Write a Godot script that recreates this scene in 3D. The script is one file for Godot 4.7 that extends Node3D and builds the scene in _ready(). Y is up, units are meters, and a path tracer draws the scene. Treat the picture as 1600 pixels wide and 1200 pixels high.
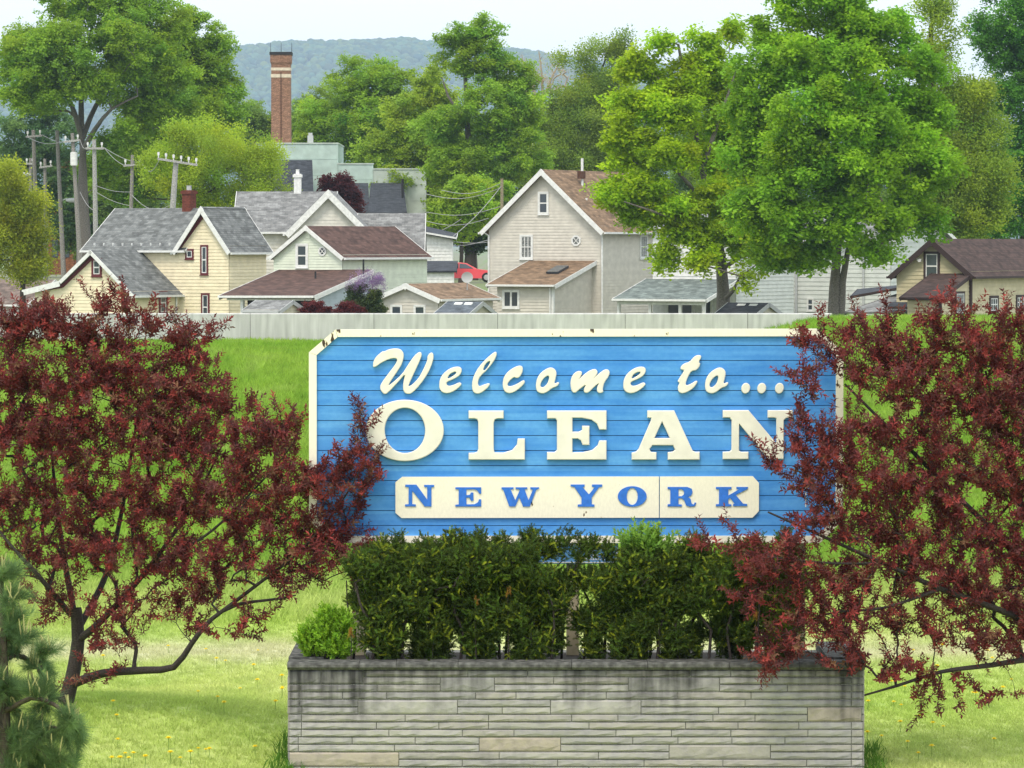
extends Node3D

const F := 6077.0              # focal length in pixels of the 1600 px wide photograph
const EYE := Vector3(0, 4.53, 0)
const HORIZON := 380.0

var cam: Camera3D
var rng := RandomNumberGenerator.new()
var M := {}
var taken := {}
var pool: Array[Basis] = []
var tilted: Array[Basis] = []
var LEAF := {}

# ------------------------------------------------------------------ mesh collector
class Mb:
	var v := PackedVector3Array()
	var n := PackedVector3Array()
	var uv := PackedVector2Array()
	var col := PackedColorArray()
	var tint := Color.WHITE

	func tri(a: Vector3, b: Vector3, c: Vector3, ua := Vector2.ZERO, ub := Vector2.ZERO, uc := Vector2.ZERO) -> void:
		var nn := (b - a).cross(c - a).normalized()      # a, b, c run anticlockwise as seen from outside
		v.append(a); v.append(c); v.append(b)
		n.append(nn); n.append(nn); n.append(nn)
		uv.append(ua); uv.append(uc); uv.append(ub)
		col.append(tint); col.append(tint); col.append(tint)

	func quad(a: Vector3, b: Vector3, c: Vector3, d: Vector3) -> void:
		var w := a.distance_to(b)
		var h := a.distance_to(d)
		tri(a, b, c, Vector2(0, 0), Vector2(w, 0), Vector2(w, -h))
		tri(a, c, d, Vector2(0, 0), Vector2(w, -h), Vector2(0, -h))

	func box(c: Vector3, s: Vector3, b := Basis()) -> void:
		var x := b.x * s.x * 0.5
		var y := b.y * s.y * 0.5
		var z := b.z * s.z * 0.5
		quad(c - x - y + z, c + x - y + z, c + x + y + z, c - x + y + z)
		quad(c + x - y - z, c - x - y - z, c - x + y - z, c + x + y - z)
		quad(c + x - y + z, c + x - y - z, c + x + y - z, c + x + y + z)
		quad(c - x - y - z, c - x - y + z, c - x + y + z, c - x + y - z)
		quad(c - x + y + z, c + x + y + z, c + x + y - z, c - x + y - z)
		quad(c - x - y - z, c + x - y - z, c + x - y + z, c - x - y + z)

	func beam(a: Vector3, b: Vector3, w: float, h: float, up := Vector3.UP) -> void:   # a box from a to b
		var z := (b - a).normalized()
		var x := up.cross(z)
		x = Vector3.RIGHT if x.length() < 0.001 else x.normalized()
		box((a + b) * 0.5, Vector3(w, h, a.distance_to(b)), Basis(x, z.cross(x).normalized(), z))

	func tube(p: Array, r: Array, sides := 6, caps := false) -> void:
		var rings := []
		var k := p.size()
		var side := Vector3.ZERO
		for i in k:
			var t: Vector3 = (p[mini(i + 1, k - 1)] - p[maxi(i - 1, 0)]).normalized()
			if side == Vector3.ZERO:
				side = t.cross(Vector3(0.31, 0.2, 0.93)).normalized()
			side = (side - t * side.dot(t)).normalized()
			var o := t.cross(side)
			var ring := []
			for j in sides:
				var a := TAU * j / sides
				ring.append(side * cos(a) + o * sin(a))
			rings.append(ring)
		for i in k - 1:
			for j in sides:
				var j2 := (j + 1) % sides
				var n00: Vector3 = rings[i][j]
				var n01: Vector3 = rings[i][j2]
				var n10: Vector3 = rings[i + 1][j]
				var n11: Vector3 = rings[i + 1][j2]
				var a: Vector3 = p[i] + n00 * r[i]
				var b: Vector3 = p[i] + n01 * r[i]
				var c: Vector3 = p[i + 1] + n11 * r[i + 1]
				var d: Vector3 = p[i + 1] + n10 * r[i + 1]
				v.append(a); v.append(c); v.append(b); v.append(a); v.append(d); v.append(c)
				n.append(n00); n.append(n11); n.append(n01); n.append(n00); n.append(n10); n.append(n11)
				for q in 6:
					uv.append(Vector2(float(j) / sides, i))
					col.append(tint)
		if caps:
			for e in [0, k - 1]:
				for j in sides:
					var a: Vector3 = p[e] + rings[e][j] * r[e]
					var b: Vector3 = p[e] + rings[e][(j + 1) % sides] * r[e]
					if e == 0: tri(p[e], b, a)
					else: tri(p[e], a, b)

	func mesh() -> ArrayMesh:
		var arr := []
		arr.resize(Mesh.ARRAY_MAX)
		arr[Mesh.ARRAY_VERTEX] = v
		arr[Mesh.ARRAY_NORMAL] = n
		arr[Mesh.ARRAY_TEX_UV] = uv
		arr[Mesh.ARRAY_COLOR] = col
		var m := ArrayMesh.new()
		m.add_surface_from_arrays(Mesh.PRIMITIVE_TRIANGLES, arr)
		return m

# ------------------------------------------------------------------ naming and placing
func numbered(called: String, parent: Node) -> String:
	var key := str(parent.get_instance_id()) + called
	var k: int = taken.get(key, 0)
	taken[key] = k + 1
	return called if k == 0 else "%s_%03d" % [called, k]

func put(called: String, shape, m: Material, parent: Node = self) -> MeshInstance3D:
	var o := MeshInstance3D.new()
	o.name = numbered(called, parent)
	o.mesh = shape.mesh() if shape is Mb else shape
	o.material_override = m
	parent.add_child(o, true)
	return o

func thing(called: String, where: Vector3, label: String, category: String, group := "", turn := 0.0) -> Node3D:
	var o := Node3D.new()
	o.name = numbered(called, self)
	add_child(o, true)
	o.position = where
	o.rotation.y = turn
	return tag(o, label, category, group)

func tag(o: Node3D, label: String, category: String, group := "") -> Node3D:
	o.set_meta("label", label)
	o.set_meta("category", category)
	if group: o.set_meta("group", group)
	return o

func copy(o: Node3D, called: String, where: Vector3, label: String, turn := 0.0) -> Node3D:
	var c: Node3D = o.duplicate()
	c.name = numbered(called, self)
	add_child(c, true)
	c.position = where
	c.rotation.y = turn
	c.set_meta("label", label)
	return c

func at(px: float, py: float, d: float) -> Vector3:      # the point of the place, d metres away, that the photograph shows there
	var dir := cam.basis * Vector3((px - 800.0) / F, (600.0 - py) / F, -1.0)
	return EYE + dir * (d / -dir.z)

func lin(r: float, g: float, b: float) -> Color:
	return Color(r, g, b).linear_to_srgb()

func mat(c: Color, rough := 0.85, tex: Texture2D = null, size := 0.0, opts := {}) -> StandardMaterial3D:
	var m := StandardMaterial3D.new()
	m.albedo_color = c.linear_to_srgb()
	m.roughness = rough
	m.metallic_specular = opts.get("spec", 0.35)
	m.albedo_texture = tex
	if size > 0.0:
		m.uv1_triplanar = true
		m.uv1_world_triplanar = true
		m.uv1_scale = Vector3.ONE / size
	if opts.has("uv"):
		m.uv1_scale = Vector3.ONE * opts.uv
	if opts.has("bump"):
		m.heightmap_enabled = true
		m.heightmap_texture = opts.bump
		m.heightmap_scale = opts.get("deep", 1.0)
	if opts.has("leaf"):
		m.vertex_color_use_as_albedo = true
		m.backlight_enabled = true
		m.backlight = Color(opts.leaf, opts.leaf, opts.leaf).linear_to_srgb()
	if opts.has("vertex"):
		m.vertex_color_use_as_albedo = true
	m.metallic = opts.get("metal", 0.0)
	return m

# ------------------------------------------------------------------ computed textures
func noise_bytes(w: int, h: int, seed_: int, freq: float, octaves := 4, kind := FastNoiseLite.TYPE_SIMPLEX_SMOOTH) -> PackedByteArray:
	var f := FastNoiseLite.new()
	f.seed = seed_
	f.noise_type = kind
	f.frequency = freq
	f.fractal_octaves = octaves
	var im := f.get_seamless_image(w, h, false, false, 0.1, true)
	im.convert(Image.FORMAT_L8)
	return im.get_data()

func stretched(w: int, h: int, w0: int, h0: int, seed_: int, freq: float) -> PackedByteArray:
	var im := Image.create_from_data(w0, h0, false, Image.FORMAT_L8, noise_bytes(w0, h0, seed_, freq))
	im.resize(w, h, Image.INTERPOLATE_CUBIC)
	return im.get_data()

func grey(w: int, h: int, bytes: PackedByteArray) -> ImageTexture:
	return ImageTexture.create_from_image(Image.create_from_data(w, h, false, Image.FORMAT_L8, bytes))

func tone(w: int, h: int, seed_: int, freq: float, lo: float, hi: float, octaves := 4, power := 1.0) -> ImageTexture:
	var b := noise_bytes(w, h, seed_, freq, octaves)
	var lut := PackedByteArray()
	for i in 256:
		lut.append(int(clampf(lerpf(lo, hi, pow(i / 255.0, power)), 0, 1) * 255))
	for i in b.size():
		b[i] = lut[b[i]]
	return grey(w, h, b)

func shingle_texture(seed_: int) -> ImageTexture:      # 4 m by 4 m of shingles: rows of 0.143 m, tabs of 0.31 m, weathered
	var s := 512
	var a := noise_bytes(s, s, seed_, 0.012, 3)
	var g := noise_bytes(s, s, seed_ + 1, 0.15, 2)
	var out := PackedByteArray()
	out.resize(s * s)
	var r := RandomNumberGenerator.new()
	r.seed = seed_
	var tones := []
	for i in 28 * 13:
		tones.append(r.randf_range(0.78, 1.0))
	for y in s:
		var row := int(y * 28.0 / s)
		var fy := y * 28.0 / s - row
		var shade := 0.72 if fy > 0.86 else 1.0
		for x in s:
			var fx := x * 13.0 / s + (row % 2) * 0.5
			var k: float = tones[row * 13 + int(fx) % 13] * shade
			if fx - int(fx) < 0.05: k *= 0.85
			out[y * s + x] = int(255 * k * (0.72 + 0.28 * a[y * s + x] / 255.0) * (0.85 + 0.15 * g[y * s + x] / 255.0))
	return grey(s, s, out)

func brick_texture() -> ImageTexture:      # 2.4 m square: courses of 0.075 m
	var s := 512
	var g := noise_bytes(s, s, 77, 0.03, 4)
	var im := Image.create(s, s, false, Image.FORMAT_RGB8)
	var r := RandomNumberGenerator.new()
	r.seed = 5
	var tones := []
	for i in 32 * 11:
		tones.append(r.randf_range(0.8, 1.0))
	for y in s:
		var row := y * 32 / s
		for x in s:
			var fx := x * 11.0 / s + (row % 2) * 0.5
			var k: float = tones[row * 11 + int(fx) % 11] * (0.7 + 0.3 * g[y * s + x] / 255.0)
			if fx - int(fx) < 0.06 or y * 32 % s < 90:
				im.set_pixel(x, y, Color(0.78, 0.74, 0.68) * k)
			else:
				im.set_pixel(x, y, Color(k, k * 0.94, k * 0.9))
	return ImageTexture.create_from_image(im)

func sign_texture() -> ImageTexture:       # faded blue paint, streaked along the boards
	var w := 1024
	var h := 512
	var streak := stretched(w, h, 96, 512, 11, 0.05)
	var patch := noise_bytes(w, h, 12, 0.006, 4)
	var fine := noise_bytes(w, h, 13, 0.08, 3)
	var out := PackedByteArray()
	out.resize(w * h * 3)
	var r := RandomNumberGenerator.new()
	r.seed = 3
	var boards := []
	for i in 16: boards.append(r.randf_range(-0.12, 0.14))
	for y in h:
		for x in w:
			var i := y * w + x
			var f: float = 0.30 + (streak[i] / 255.0 - 0.5) * 0.4 + (patch[i] / 255.0 - 0.5) * 0.42 + (fine[i] / 255.0 - 0.5) * 0.2 + boards[y * 15 / h]
			f += 0.35 * maxf(0.0, y / 512.0 - 0.8)
			f = clampf(f, 0.0, 1.0)
			if fine[i] > 246 and streak[i] > 180: f = 1.3
			out[i * 3] = int(lerpf(54, 108, minf(f, 1.2)))
			out[i * 3 + 1] = int(lerpf(124, 172, minf(f, 1.2)))
			out[i * 3 + 2] = int(lerpf(200, 226, minf(f, 1.1)))
	return ImageTexture.create_from_image(Image.create_from_data(w, h, false, Image.FORMAT_RGB8, out))

func peel_texture(amount: int) -> ImageTexture:        # cream paint with chips down to grey wood
	var w := 1024
	var h := 256
	var a := noise_bytes(w, h, 21 + amount, 0.018, 5)
	var b := noise_bytes(w, h, 22, 0.09, 3)
	var out := PackedByteArray()
	out.resize(w * h * 3)
	for i in w * h:
		var k: int = a[i] + (b[i] - 128) / 5
		var c := Color(0.93, 0.905, 0.83) * (0.95 + 0.05 * b[i] / 255.0)
		if k > 255 - amount: c = Color(0.27, 0.22, 0.18) * (0.6 + 0.6 * b[i] / 255.0)
		elif k > 247 - amount: c = Color(0.72, 0.66, 0.56)
		out[i * 3] = int(c.r * 255); out[i * 3 + 1] = int(c.g * 255); out[i * 3 + 2] = int(c.b * 255)
	return ImageTexture.create_from_image(Image.create_from_data(w, h, false, Image.FORMAT_RGB8, out))

func stone_texture() -> ImageTexture:      # the planter's front, 4.9 m wide and 1 m high: grain and black drips below the coping
	var w := 1536
	var h := 320
	var a := noise_bytes(w, h, 31, 0.02, 5)
	var b := noise_bytes(w, h, 32, 0.006, 3)
	var drip := stretched(w, h, 1536, 24, 33, 0.035)
	var out := PackedByteArray()
	out.resize(w * h * 3)
	var where := [[0.01, 0.03, .8], [0.065, .02, .55], [0.1, .03, .5], [0.12, 0.022, 0.75], [.165, .02, .5], [.205, .02, .35], [.255, .016, .5], [0.30, 0.02, .5], [.33, .015, .35], [.41, .015, .3], [.5, .022, .55], [.53, .012, .45], [.61, 0.035, 0.62], [.67, .03, .5], [.70, .02, .4], [.80, .02, .3], [.9, .03, .3], [0.975, 0.035, 0.8]]
	for y in h:
		var fy := float(y) / h
		for x in w:
			var i := y * w + x
			var fx := float(x) / w
			var s := 0.5 * exp(-fy * 12.0) + 0.34 * maxf(0.0, b[i] / 255.0 - 0.62)
			for d in where:
				var q: float = (fx - d[0]) / d[1]
				if absf(q) < 2.5:
					s += 0.75 * d[2] * exp(-q * q) * clampf((0.18 + 0.42 * d[2] - fy) * 4.0, 0.0, 1.0)
			s *= 0.35 + 1.05 * drip[i] / 255.0
			s = clampf(s + (a[i] / 255.0 - 0.5) * 0.34, 0.0, 1.0)
			var k := lerpf(1.0, 0.4, s)
			out[i * 3] = int(255 * k); out[i * 3 + 1] = int(255 * k); out[i * 3 + 2] = int(255 * lerpf(k, k * 1.02, s) if k < 0.98 else 250)
	return ImageTexture.create_from_image(Image.create_from_data(w, h, false, Image.FORMAT_RGB8, out))

func concrete_texture() -> ImageTexture:
	var w := 1024
	var h := 128
	var a := noise_bytes(w, h, 41, 0.02, 5)
	var b := stretched(w, h, 1024, 12, 42, 0.03)
	var out := PackedByteArray()
	out.resize(w * h)
	for i in w * h:
		out[i] = int(255 * clampf(1.0 - 0.18 * a[i] / 255.0 - 0.22 * maxf(0, b[i] / 255.0 - 0.55), 0, 1))
	return grey(w, h, out)
# ------------------------------------------------------------------ foliage
func make_pool() -> void:
	for i in 700:
		var q := Quaternion(rng.randfn(), rng.randfn(), rng.randfn(), rng.randfn()).normalized()
		pool.append(Basis(q))
		tilted.append(Basis(Vector3(rng.randfn(), 0, rng.randfn()).normalized(), rng.randfn() * 0.42) * Basis(Vector3.UP, rng.randf() * TAU))

func leaf(mb: Mb, o: Vector3, dir: Vector3, up: Vector3, l: float, w: float, fold := 0.25) -> void:   # four triangles: a leaf folded along its midrib
	var side := dir.cross(up).normalized()
	var nn := side.cross(dir).normalized()
	var m := o + dir * l * 0.42
	var tip := o + dir * l - nn * l * 0.12
	var a := m + side * w * 0.5 + nn * w * fold
	var b := m - side * w * 0.5 + nn * w * fold
	mb.tri(o, a, m); mb.tri(a, tip, m)
	mb.tri(o, m, b); mb.tri(m, tip, b)

func flat_leaf(mb: Mb, o: Vector3, dir: Vector3, up: Vector3, l: float, w: float) -> void:
	var side := dir.cross(up).normalized() * w * 0.5
	var m := o + dir * l * 0.45
	mb.tri(o, m + side, o + dir * l); mb.tri(o, o + dir * l, m - side)

func rdir() -> Vector3:
	return Vector3(rng.randfn(), rng.randfn(), rng.randfn()).normalized()

func make_leaves() -> void:
	var mb := Mb.new()                               # broadleaf clump: leaves of about 14 cm
	for i in 13:
		var p := rdir() * pow(rng.randf(), 0.5) * 0.33
		p.y *= 0.6
		var dir := (rdir() + p.normalized() * 0.5 + Vector3(0, -0.35, 0)).normalized()
		flat_leaf(mb, p, (Vector3(dir.x, dir.y * 0.5 - 0.25, dir.z)).normalized(), (Vector3.UP * 0.9 + rdir() * 0.75).normalized(), rng.randf_range(0.13, 0.22), rng.randf_range(0.11, 0.17))
	LEAF.broad = mb.mesh()
	mb = Mb.new()                                    # looser, smaller leaves
	for i in 12:
		var p := rdir() * pow(rng.randf(), 0.4) * 0.38
		flat_leaf(mb, p, rdir(), (Vector3.UP + rdir() * 0.8).normalized(), rng.randf_range(0.07, 0.13), rng.randf_range(0.05, 0.09))
	LEAF.fine = mb.mesh()
	for k in 3:                                      # plum shoots: lance-shaped leaves round a short twig
		mb = Mb.new()
		var n := 9
		var bend := rdir() * 0.02
		for i in n:
			var t := float(i) / n
			var p := Vector3(0, t * 0.13, 0) + bend * t * t
			var a := i * 2.4 + rng.randf() * 0.5
			var out := Vector3(cos(a), rng.randf_range(0.2, 0.9) + t, sin(a)).normalized()
			out = (out + Vector3(0, rng.randf_range(-0.5, 0.1), 0)).normalized()
			leaf(mb, p, out, Vector3.UP + rdir() * 0.2, rng.randf_range(0.042, 0.066), rng.randf_range(0.017, 0.028), 0.26)
		mb.tube([Vector3.ZERO, Vector3(0, 0.13, 0) + bend], [0.002, 0.001], 3)
		LEAF["plum%d" % k] = mb.mesh()
	mb = Mb.new()                                    # yew shoot: short flat needles
	for i in 26:
		var t := i / 26.0
		var a := i * 2.4
		var out := Vector3(cos(a), 0.75 + t * 0.6, sin(a)).normalized()
		flat_leaf(mb, Vector3(0, t * 0.1, 0), out, Vector3.UP + rdir() * 0.3, rng.randf_range(0.018, 0.03), 0.011)
	LEAF.yew = mb.mesh()
	mb = Mb.new()                                    # spirea shoot
	for i in 16:
		var t := i / 16.0
		var a := i * 2.4
		flat_leaf(mb, Vector3(0, t * 0.12, 0), Vector3(cos(a), 0.5 + t, sin(a)).normalized(), Vector3.UP + rdir() * 0.3, rng.randf_range(0.02, 0.035), 0.013)
	LEAF.spirea = mb.mesh()
	mb = Mb.new()                                    # pine tuft: long needles
	for i in 44:
		var a := rng.randf() * TAU
		var out := Vector3(cos(a) * rng.randf_range(0.2, 0.9), rng.randf_range(0.3, 1.0), sin(a) * rng.randf_range(0.2, 0.9)).normalized()
		var p := Vector3(0, rng.randf() * 0.09, 0)
		var l := rng.randf_range(0.07, 0.12)
		var s := out.cross(rdir()).normalized() * 0.0011
		mb.tri(p - s, p + s, p + out * l)
	LEAF.pine = mb.mesh()
	for k in 2:                                      # grass tufts: k 0 mown, k 1 long
		mb = Mb.new()
		for i in 9:
			var a := rng.randf() * TAU
			var r := rng.randf() * (0.06 if k == 0 else 0.12)
			var p := Vector3(cos(a) * r, 0, sin(a) * r)
			var h := rng.randf_range(0.03, 0.075) if k == 0 else rng.randf_range(0.10, 0.24)
			var lean := Vector3(rng.randfn() * 0.4, 1, rng.randfn() * 0.4).normalized()
			var s := Vector3(cos(a * 7.0), 0, sin(a * 7.0)) * (0.0035 if k == 0 else 0.007)
			var mid := p + lean * h * 0.55
			var tip := p + lean * h + Vector3(lean.x, -0.2, lean.z) * h * 0.45
			mb.tri(p - s, p + s, mid + s * 0.7)
			mb.tri(p - s, mid + s * 0.7, mid - s * 0.7)
			mb.tri(mid - s * 0.7, mid + s * 0.7, tip)
		LEAF["grass%d" % k] = mb.mesh()

func inst(buf: PackedFloat32Array, i: int, b: Basis, s: float, o: Vector3, c: Color) -> void:
	var k := i * 16
	buf[k] = b.x.x * s; buf[k + 1] = b.y.x * s; buf[k + 2] = b.z.x * s; buf[k + 3] = o.x
	buf[k + 4] = b.x.y * s; buf[k + 5] = b.y.y * s; buf[k + 6] = b.z.y * s; buf[k + 7] = o.y
	buf[k + 8] = b.x.z * s; buf[k + 9] = b.y.z * s; buf[k + 10] = b.z.z * s; buf[k + 11] = o.z
	buf[k + 12] = c.r; buf[k + 13] = c.g; buf[k + 14] = c.b; buf[k + 15] = 1.0

func scatter(called: String, mesh: Mesh, m: Material, buf: PackedFloat32Array, parent: Node = self) -> MultiMeshInstance3D:
	var mm := MultiMesh.new()
	mm.transform_format = MultiMesh.TRANSFORM_3D
	mm.use_colors = true
	mm.mesh = mesh
	mm.instance_count = buf.size() / 16
	mm.buffer = buf
	var o := MultiMeshInstance3D.new()
	o.name = numbered(called, parent)
	o.multimesh = mm
	o.material_override = m
	o.set_meta("kind", "stuff")
	parent.add_child(o, true)
	return o

# A woody skeleton: trunk and limbs as given, then a branch to every cluster from the nearest wood.
class Wood:
	var pos := PackedVector3Array()
	var par := PackedInt32Array()
	var cnt := PackedFloat32Array()
	var fixed := PackedFloat32Array()

	func line(points: Array, radii: Array, step: float) -> void:
		var prev := -1
		if pos.size() > 0:
			prev = nearest(points[0], 99.0)
		for i in points.size() - 1:
			var a: Vector3 = points[i]
			var b: Vector3 = points[i + 1]
			var k := maxi(1, int(a.distance_to(b) / step))
			for j in k + (1 if i == points.size() - 2 else 0):
				var t := float(j) / k
				pos.append(a.cubic_interpolate(b, points[maxi(i - 1, 0)], points[mini(i + 2, points.size() - 1)], t)); par.append(prev); cnt.append(0.0)
				fixed.append(lerpf(radii[i], radii[i + 1], t))
				prev = pos.size() - 1

	func nearest(c: Vector3, up_cost: float) -> int:
		var best := -1
		var bd := 1e9
		for i in pos.size():
			var p := pos[i]
			var dd := p.distance_squared_to(c)
			if p.y > c.y and up_cost < 50.0: dd *= 1.0 + up_cost
			if dd < bd:
				bd = dd
				best = i
		return best

func grow(w: Wood, c: Vector3, jit: float, steps := 4) -> void:
	var k := w.nearest(c, 1.2)
	var a := w.pos[k]
	var prev := k
	var l := a.distance_to(c)
	for j in steps:
		var t := (j + 1.0) / steps
		var p := a.lerp(c, t) + Vector3(0, sin(t * PI) * l * 0.07, 0)
		if j < steps - 1: p += rdir() * l * jit
		w.pos.append(p); w.par.append(prev); w.cnt.append(0.0); w.fixed.append(0.0)
		prev = w.pos.size() - 1
	var q := prev
	while q >= 0:
		w.cnt[q] += 1.0
		q = w.par[q]

func wood_mesh(w: Wood, tip: float, power: float, sides: int, most: float) -> Mb:
	var mb := Mb.new()
	var n := w.pos.size()
	var kids := []
	kids.resize(n)
	for i in n: kids[i] = []
	var roots := []
	for i in n:
		if w.par[i] >= 0: kids[w.par[i]].append(i)
		else: roots.append(i)
	var rad := PackedFloat32Array()
	rad.resize(n)
	for i in n:
		var r := minf(most, tip * pow(maxf(w.cnt[i], 1.0), power))
		rad[i] = maxf(r, w.fixed[i]) if w.fixed[i] > 0.0 else r
	var starts := []
	for r in roots: starts.append([r, -1])
	while not starts.is_empty():
		var s: Array = starts.pop_back()
		var i: int = s[0]
		var pts := []
		var rs := []
		if s[1] >= 0:
			pts.append(w.pos[s[1]]); rs.append(minf(rad[s[1]] * 0.8, rad[i] * 1.5))
		while true:
			pts.append(w.pos[i]); rs.append(rad[i])
			var ks: Array = kids[i]
			if ks.is_empty(): break
			var best: int = ks[0]
			for k in ks:
				if w.fixed[k] > w.fixed[best] or (w.fixed[k] == w.fixed[best] and w.cnt[k] > w.cnt[best]): best = k
			for k in ks:
				if k != best: starts.append([k, i])
			i = best
		if pts.size() > 1:
			mb.tube(pts, rs, sides if rs[0] > tip * 4.0 else maxi(3, sides - 3))
	return mb

func vary(c: Color, light: float, warm: float) -> Color:
	return Color(c.r * light * (1.0 + warm), c.g * light * (1.0 + warm * 0.3), c.b * light * (1.0 - warm))

# A broadleaf tree: lobes are [px, py, rx, ry, metres nearer] in pixels of the photograph at distance d.
func tree(called: String, label: String, d: float, trunk: Array, limbs: Array, lobes: Array, color: Color, p := {}) -> Node3D:
	var s := d / F
	color = Color(color.r * 2.0, color.g * 1.72, color.b * 1.3)
	var base := at(trunk[0][0], trunk[0][1], d)
	base.y = ground(base.x, base.z) - 0.1
	var o := thing(called, base, label, p.get("cat", "tree"), p.get("group", ""))
	var w := Wood.new()
	var pts := [Vector3.ZERO]
	var tr: float = p.get("trunk", 0.35)
	var rs := [tr * 1.25]
	for i in range(1, trunk.size()):
		pts.append(at(trunk[i][0], trunk[i][1], d - (trunk[i][2] if trunk[i].size() > 2 else 0.0)) - base)
		rs.append(tr * lerpf(1.0, 0.18, float(i) / (trunk.size() - 1)))
	w.line(pts, rs, 0.8)
	for l in limbs:
		pts = []
		rs = []
		for i in l.size():
			pts.append(at(l[i][0], l[i][1], d - (l[i][2] if l[i].size() > 2 else 0.0)) - base)
			rs.append(tr * lerpf(p.get("twin", 0.4) if l == limbs[0] else 0.4, 0.07, float(i) / (l.size() - 1)))
		w.line(pts, rs, 0.8)
	var rc: float = p.get("rc", 1.0)              # radius of a cluster of leaves
	var dense: float = p.get("dense", 1.0)
	var clusters := []
	for L in lobes:
		var rx: float = L[2] * s
		var ry: float = L[3] * s
		var rz: float = minf(rx, ry) * 0.45 + maxf(rx, ry) * 0.45
		var c := at(L[0], L[1], d - (L[4] if L.size() > 4 else 0.0)) - base
		var k := int(p.get("count", 1.0) * 5.2 * pow(rx * ry * rz, 0.72) / pow(rc, 2.0)) + 3
		if L.size() > 5: k = int(k * L[5])
		for i in k:
			var q := rdir() * pow(rng.randf(), 0.33) * 0.98
			clusters.append(c + Vector3(q.x * rx, q.y * ry, q.z * rz))
	var axis := pts[0] as Vector3
	clusters.sort_custom(func(a, b): return a.length_squared() < b.length_squared())
	for c in clusters:
		grow(w, c, 0.06, 3)
	put("trunk", wood_mesh(w, p.get("tip", 0.013), 0.44, 7, tr), M[p.get("bark", "bark")], o)
	var per := int(p.get("per", 42) * dense)
	var buf := PackedFloat32Array()
	var total := clusters.size() * per
	buf.resize(total * 16)
	var i := 0
	var size: float = p.get("leaf", 1.0)
	var warm_spread: float = p.get("warm", 0.10)
	for c: Vector3 in clusters:
		var light := rng.randf_range(0.78, 1.22)
		var warm := rng.randfn() * warm_spread
		var shoots := []
		for k in 5: shoots.append(rdir() * rc * 0.75)
		for k in per:
			var q: Vector3 = shoots[k % 5] * rng.randf() + rdir() * rc * (0.16 + 0.55 * rng.randf())
			q.y *= 0.78
			q.y -= q.length_squared() * 0.12 / rc
			inst(buf, i, tilted[rng.randi() % 700], size * rng.randf_range(0.7, 1.25), c + q, vary(color, light * rng.randf_range(0.85, 1.15), warm))
			i += 1
	var crown := scatter("crown", LEAF[p.get("mesh", "broad")], M.leaf, buf, o)
	crown.set_meta("kind", "stuff")
	return o
# ------------------------------------------------------------------ the land
func ground(x: float, z: float) -> float:
	var d := -z
	var crest := 2.10 + 0.58 * smoothstep(4.6, 8.0, x)
	var h := smoothstep(50.0, 93.0, d) * crest
	if d > 97.0: h = lerpf(h, -0.33, smoothstep(97.0, 118.0, d))
	if d > 215.0: h += 2.2 * smoothstep(215.0, 264.0, d) * (1.0 - smoothstep(380.0, 600.0, d))
	var dx := x + 4.1
	var dz := z + 35.6
	h += 0.34 * exp(-(dx * dx + dz * dz) / 5.0)
	h += 0.02 * sin(x * 1.7 + z * 0.9) * sin(z * 0.7 - x * 0.3)
	return h

var patchy: FastNoiseLite

func grass_color(x: float, z: float) -> Color:     # linear
	var d := -z
	var k := patchy.get_noise_2d(x * 3.0, z) * 0.5 + 0.5
	var k2 := patchy.get_noise_2d(x * 9.0 + 50.0, z * 4.0) * 0.5 + 0.5
	var lawn := Color(0.36, 0.475, 0.10).lerp(Color(0.50, 0.55, 0.19), clampf(k * 1.5 - 0.35, 0, 1))
	lawn = lawn.lerp(Color(0.27, 0.39, 0.08), clampf(k2 * 1.6 - 0.8, 0, 0.7))
	var dry := exp(-pow((d - 43.6 + k2 * 1.2) / 1.3, 2.0)) * 0.75
	dry = maxf(dry, 0.8 * exp(-pow((d - 31.6) / 1.3, 2.0) - pow((x - 4.4) / 0.9, 2.0)))
	lawn = lawn.lerp(Color(0.56, 0.53, 0.36), dry)
	var levee := Color(0.165, 0.32, 0.027).lerp(Color(0.29, 0.43, 0.06), clampf(k * 1.4 - 0.2, 0, 1))
	levee = levee.lerp(Color(0.34, 0.44, 0.12), clampf(k2 * 1.8 - 1.0, 0, 0.8)).lerp(Color(0.08, 0.22, 0.02), clampf(0.75 - k2 * 2.0, 0, 0.7))
	var yards := Color(0.20, 0.215, 0.13).lerp(Color(0.13, 0.24, 0.04), clampf(k * 2.0 - 0.9, 0, 1))
	return lawn.lerp(levee, smoothstep(48.0, 58.0, d + k2 * 3.0)).lerp(yards, smoothstep(112.0, 120.0, d))

func sheet(called: String, xs: Array, zs: Array, m: Material) -> void:
	var mb := Mb.new()
	for j in zs.size() - 1:
		for i in xs.size() - 1:
			var q := []
			for e in [[i, j], [i, j + 1], [i + 1, j + 1], [i + 1, j]]:
				var x: float = xs[e[0]]
				var z: float = -zs[e[1]]
				q.append(Vector3(x, ground(x, z), z))
			mb.tint = grass_color((xs[i] + xs[i + 1]) * 0.5, -(zs[j] + zs[j + 1]) * 0.5)
			mb.quad(q[0], q[3], q[2], q[1])
	var o := put(called, mb, m)
	o.set_meta("kind", "structure")

func steps(a: float, b: float, k: int) -> Array:
	var r := []
	for i in k + 1: r.append(lerpf(a, b, float(i) / k))
	return r

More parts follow.
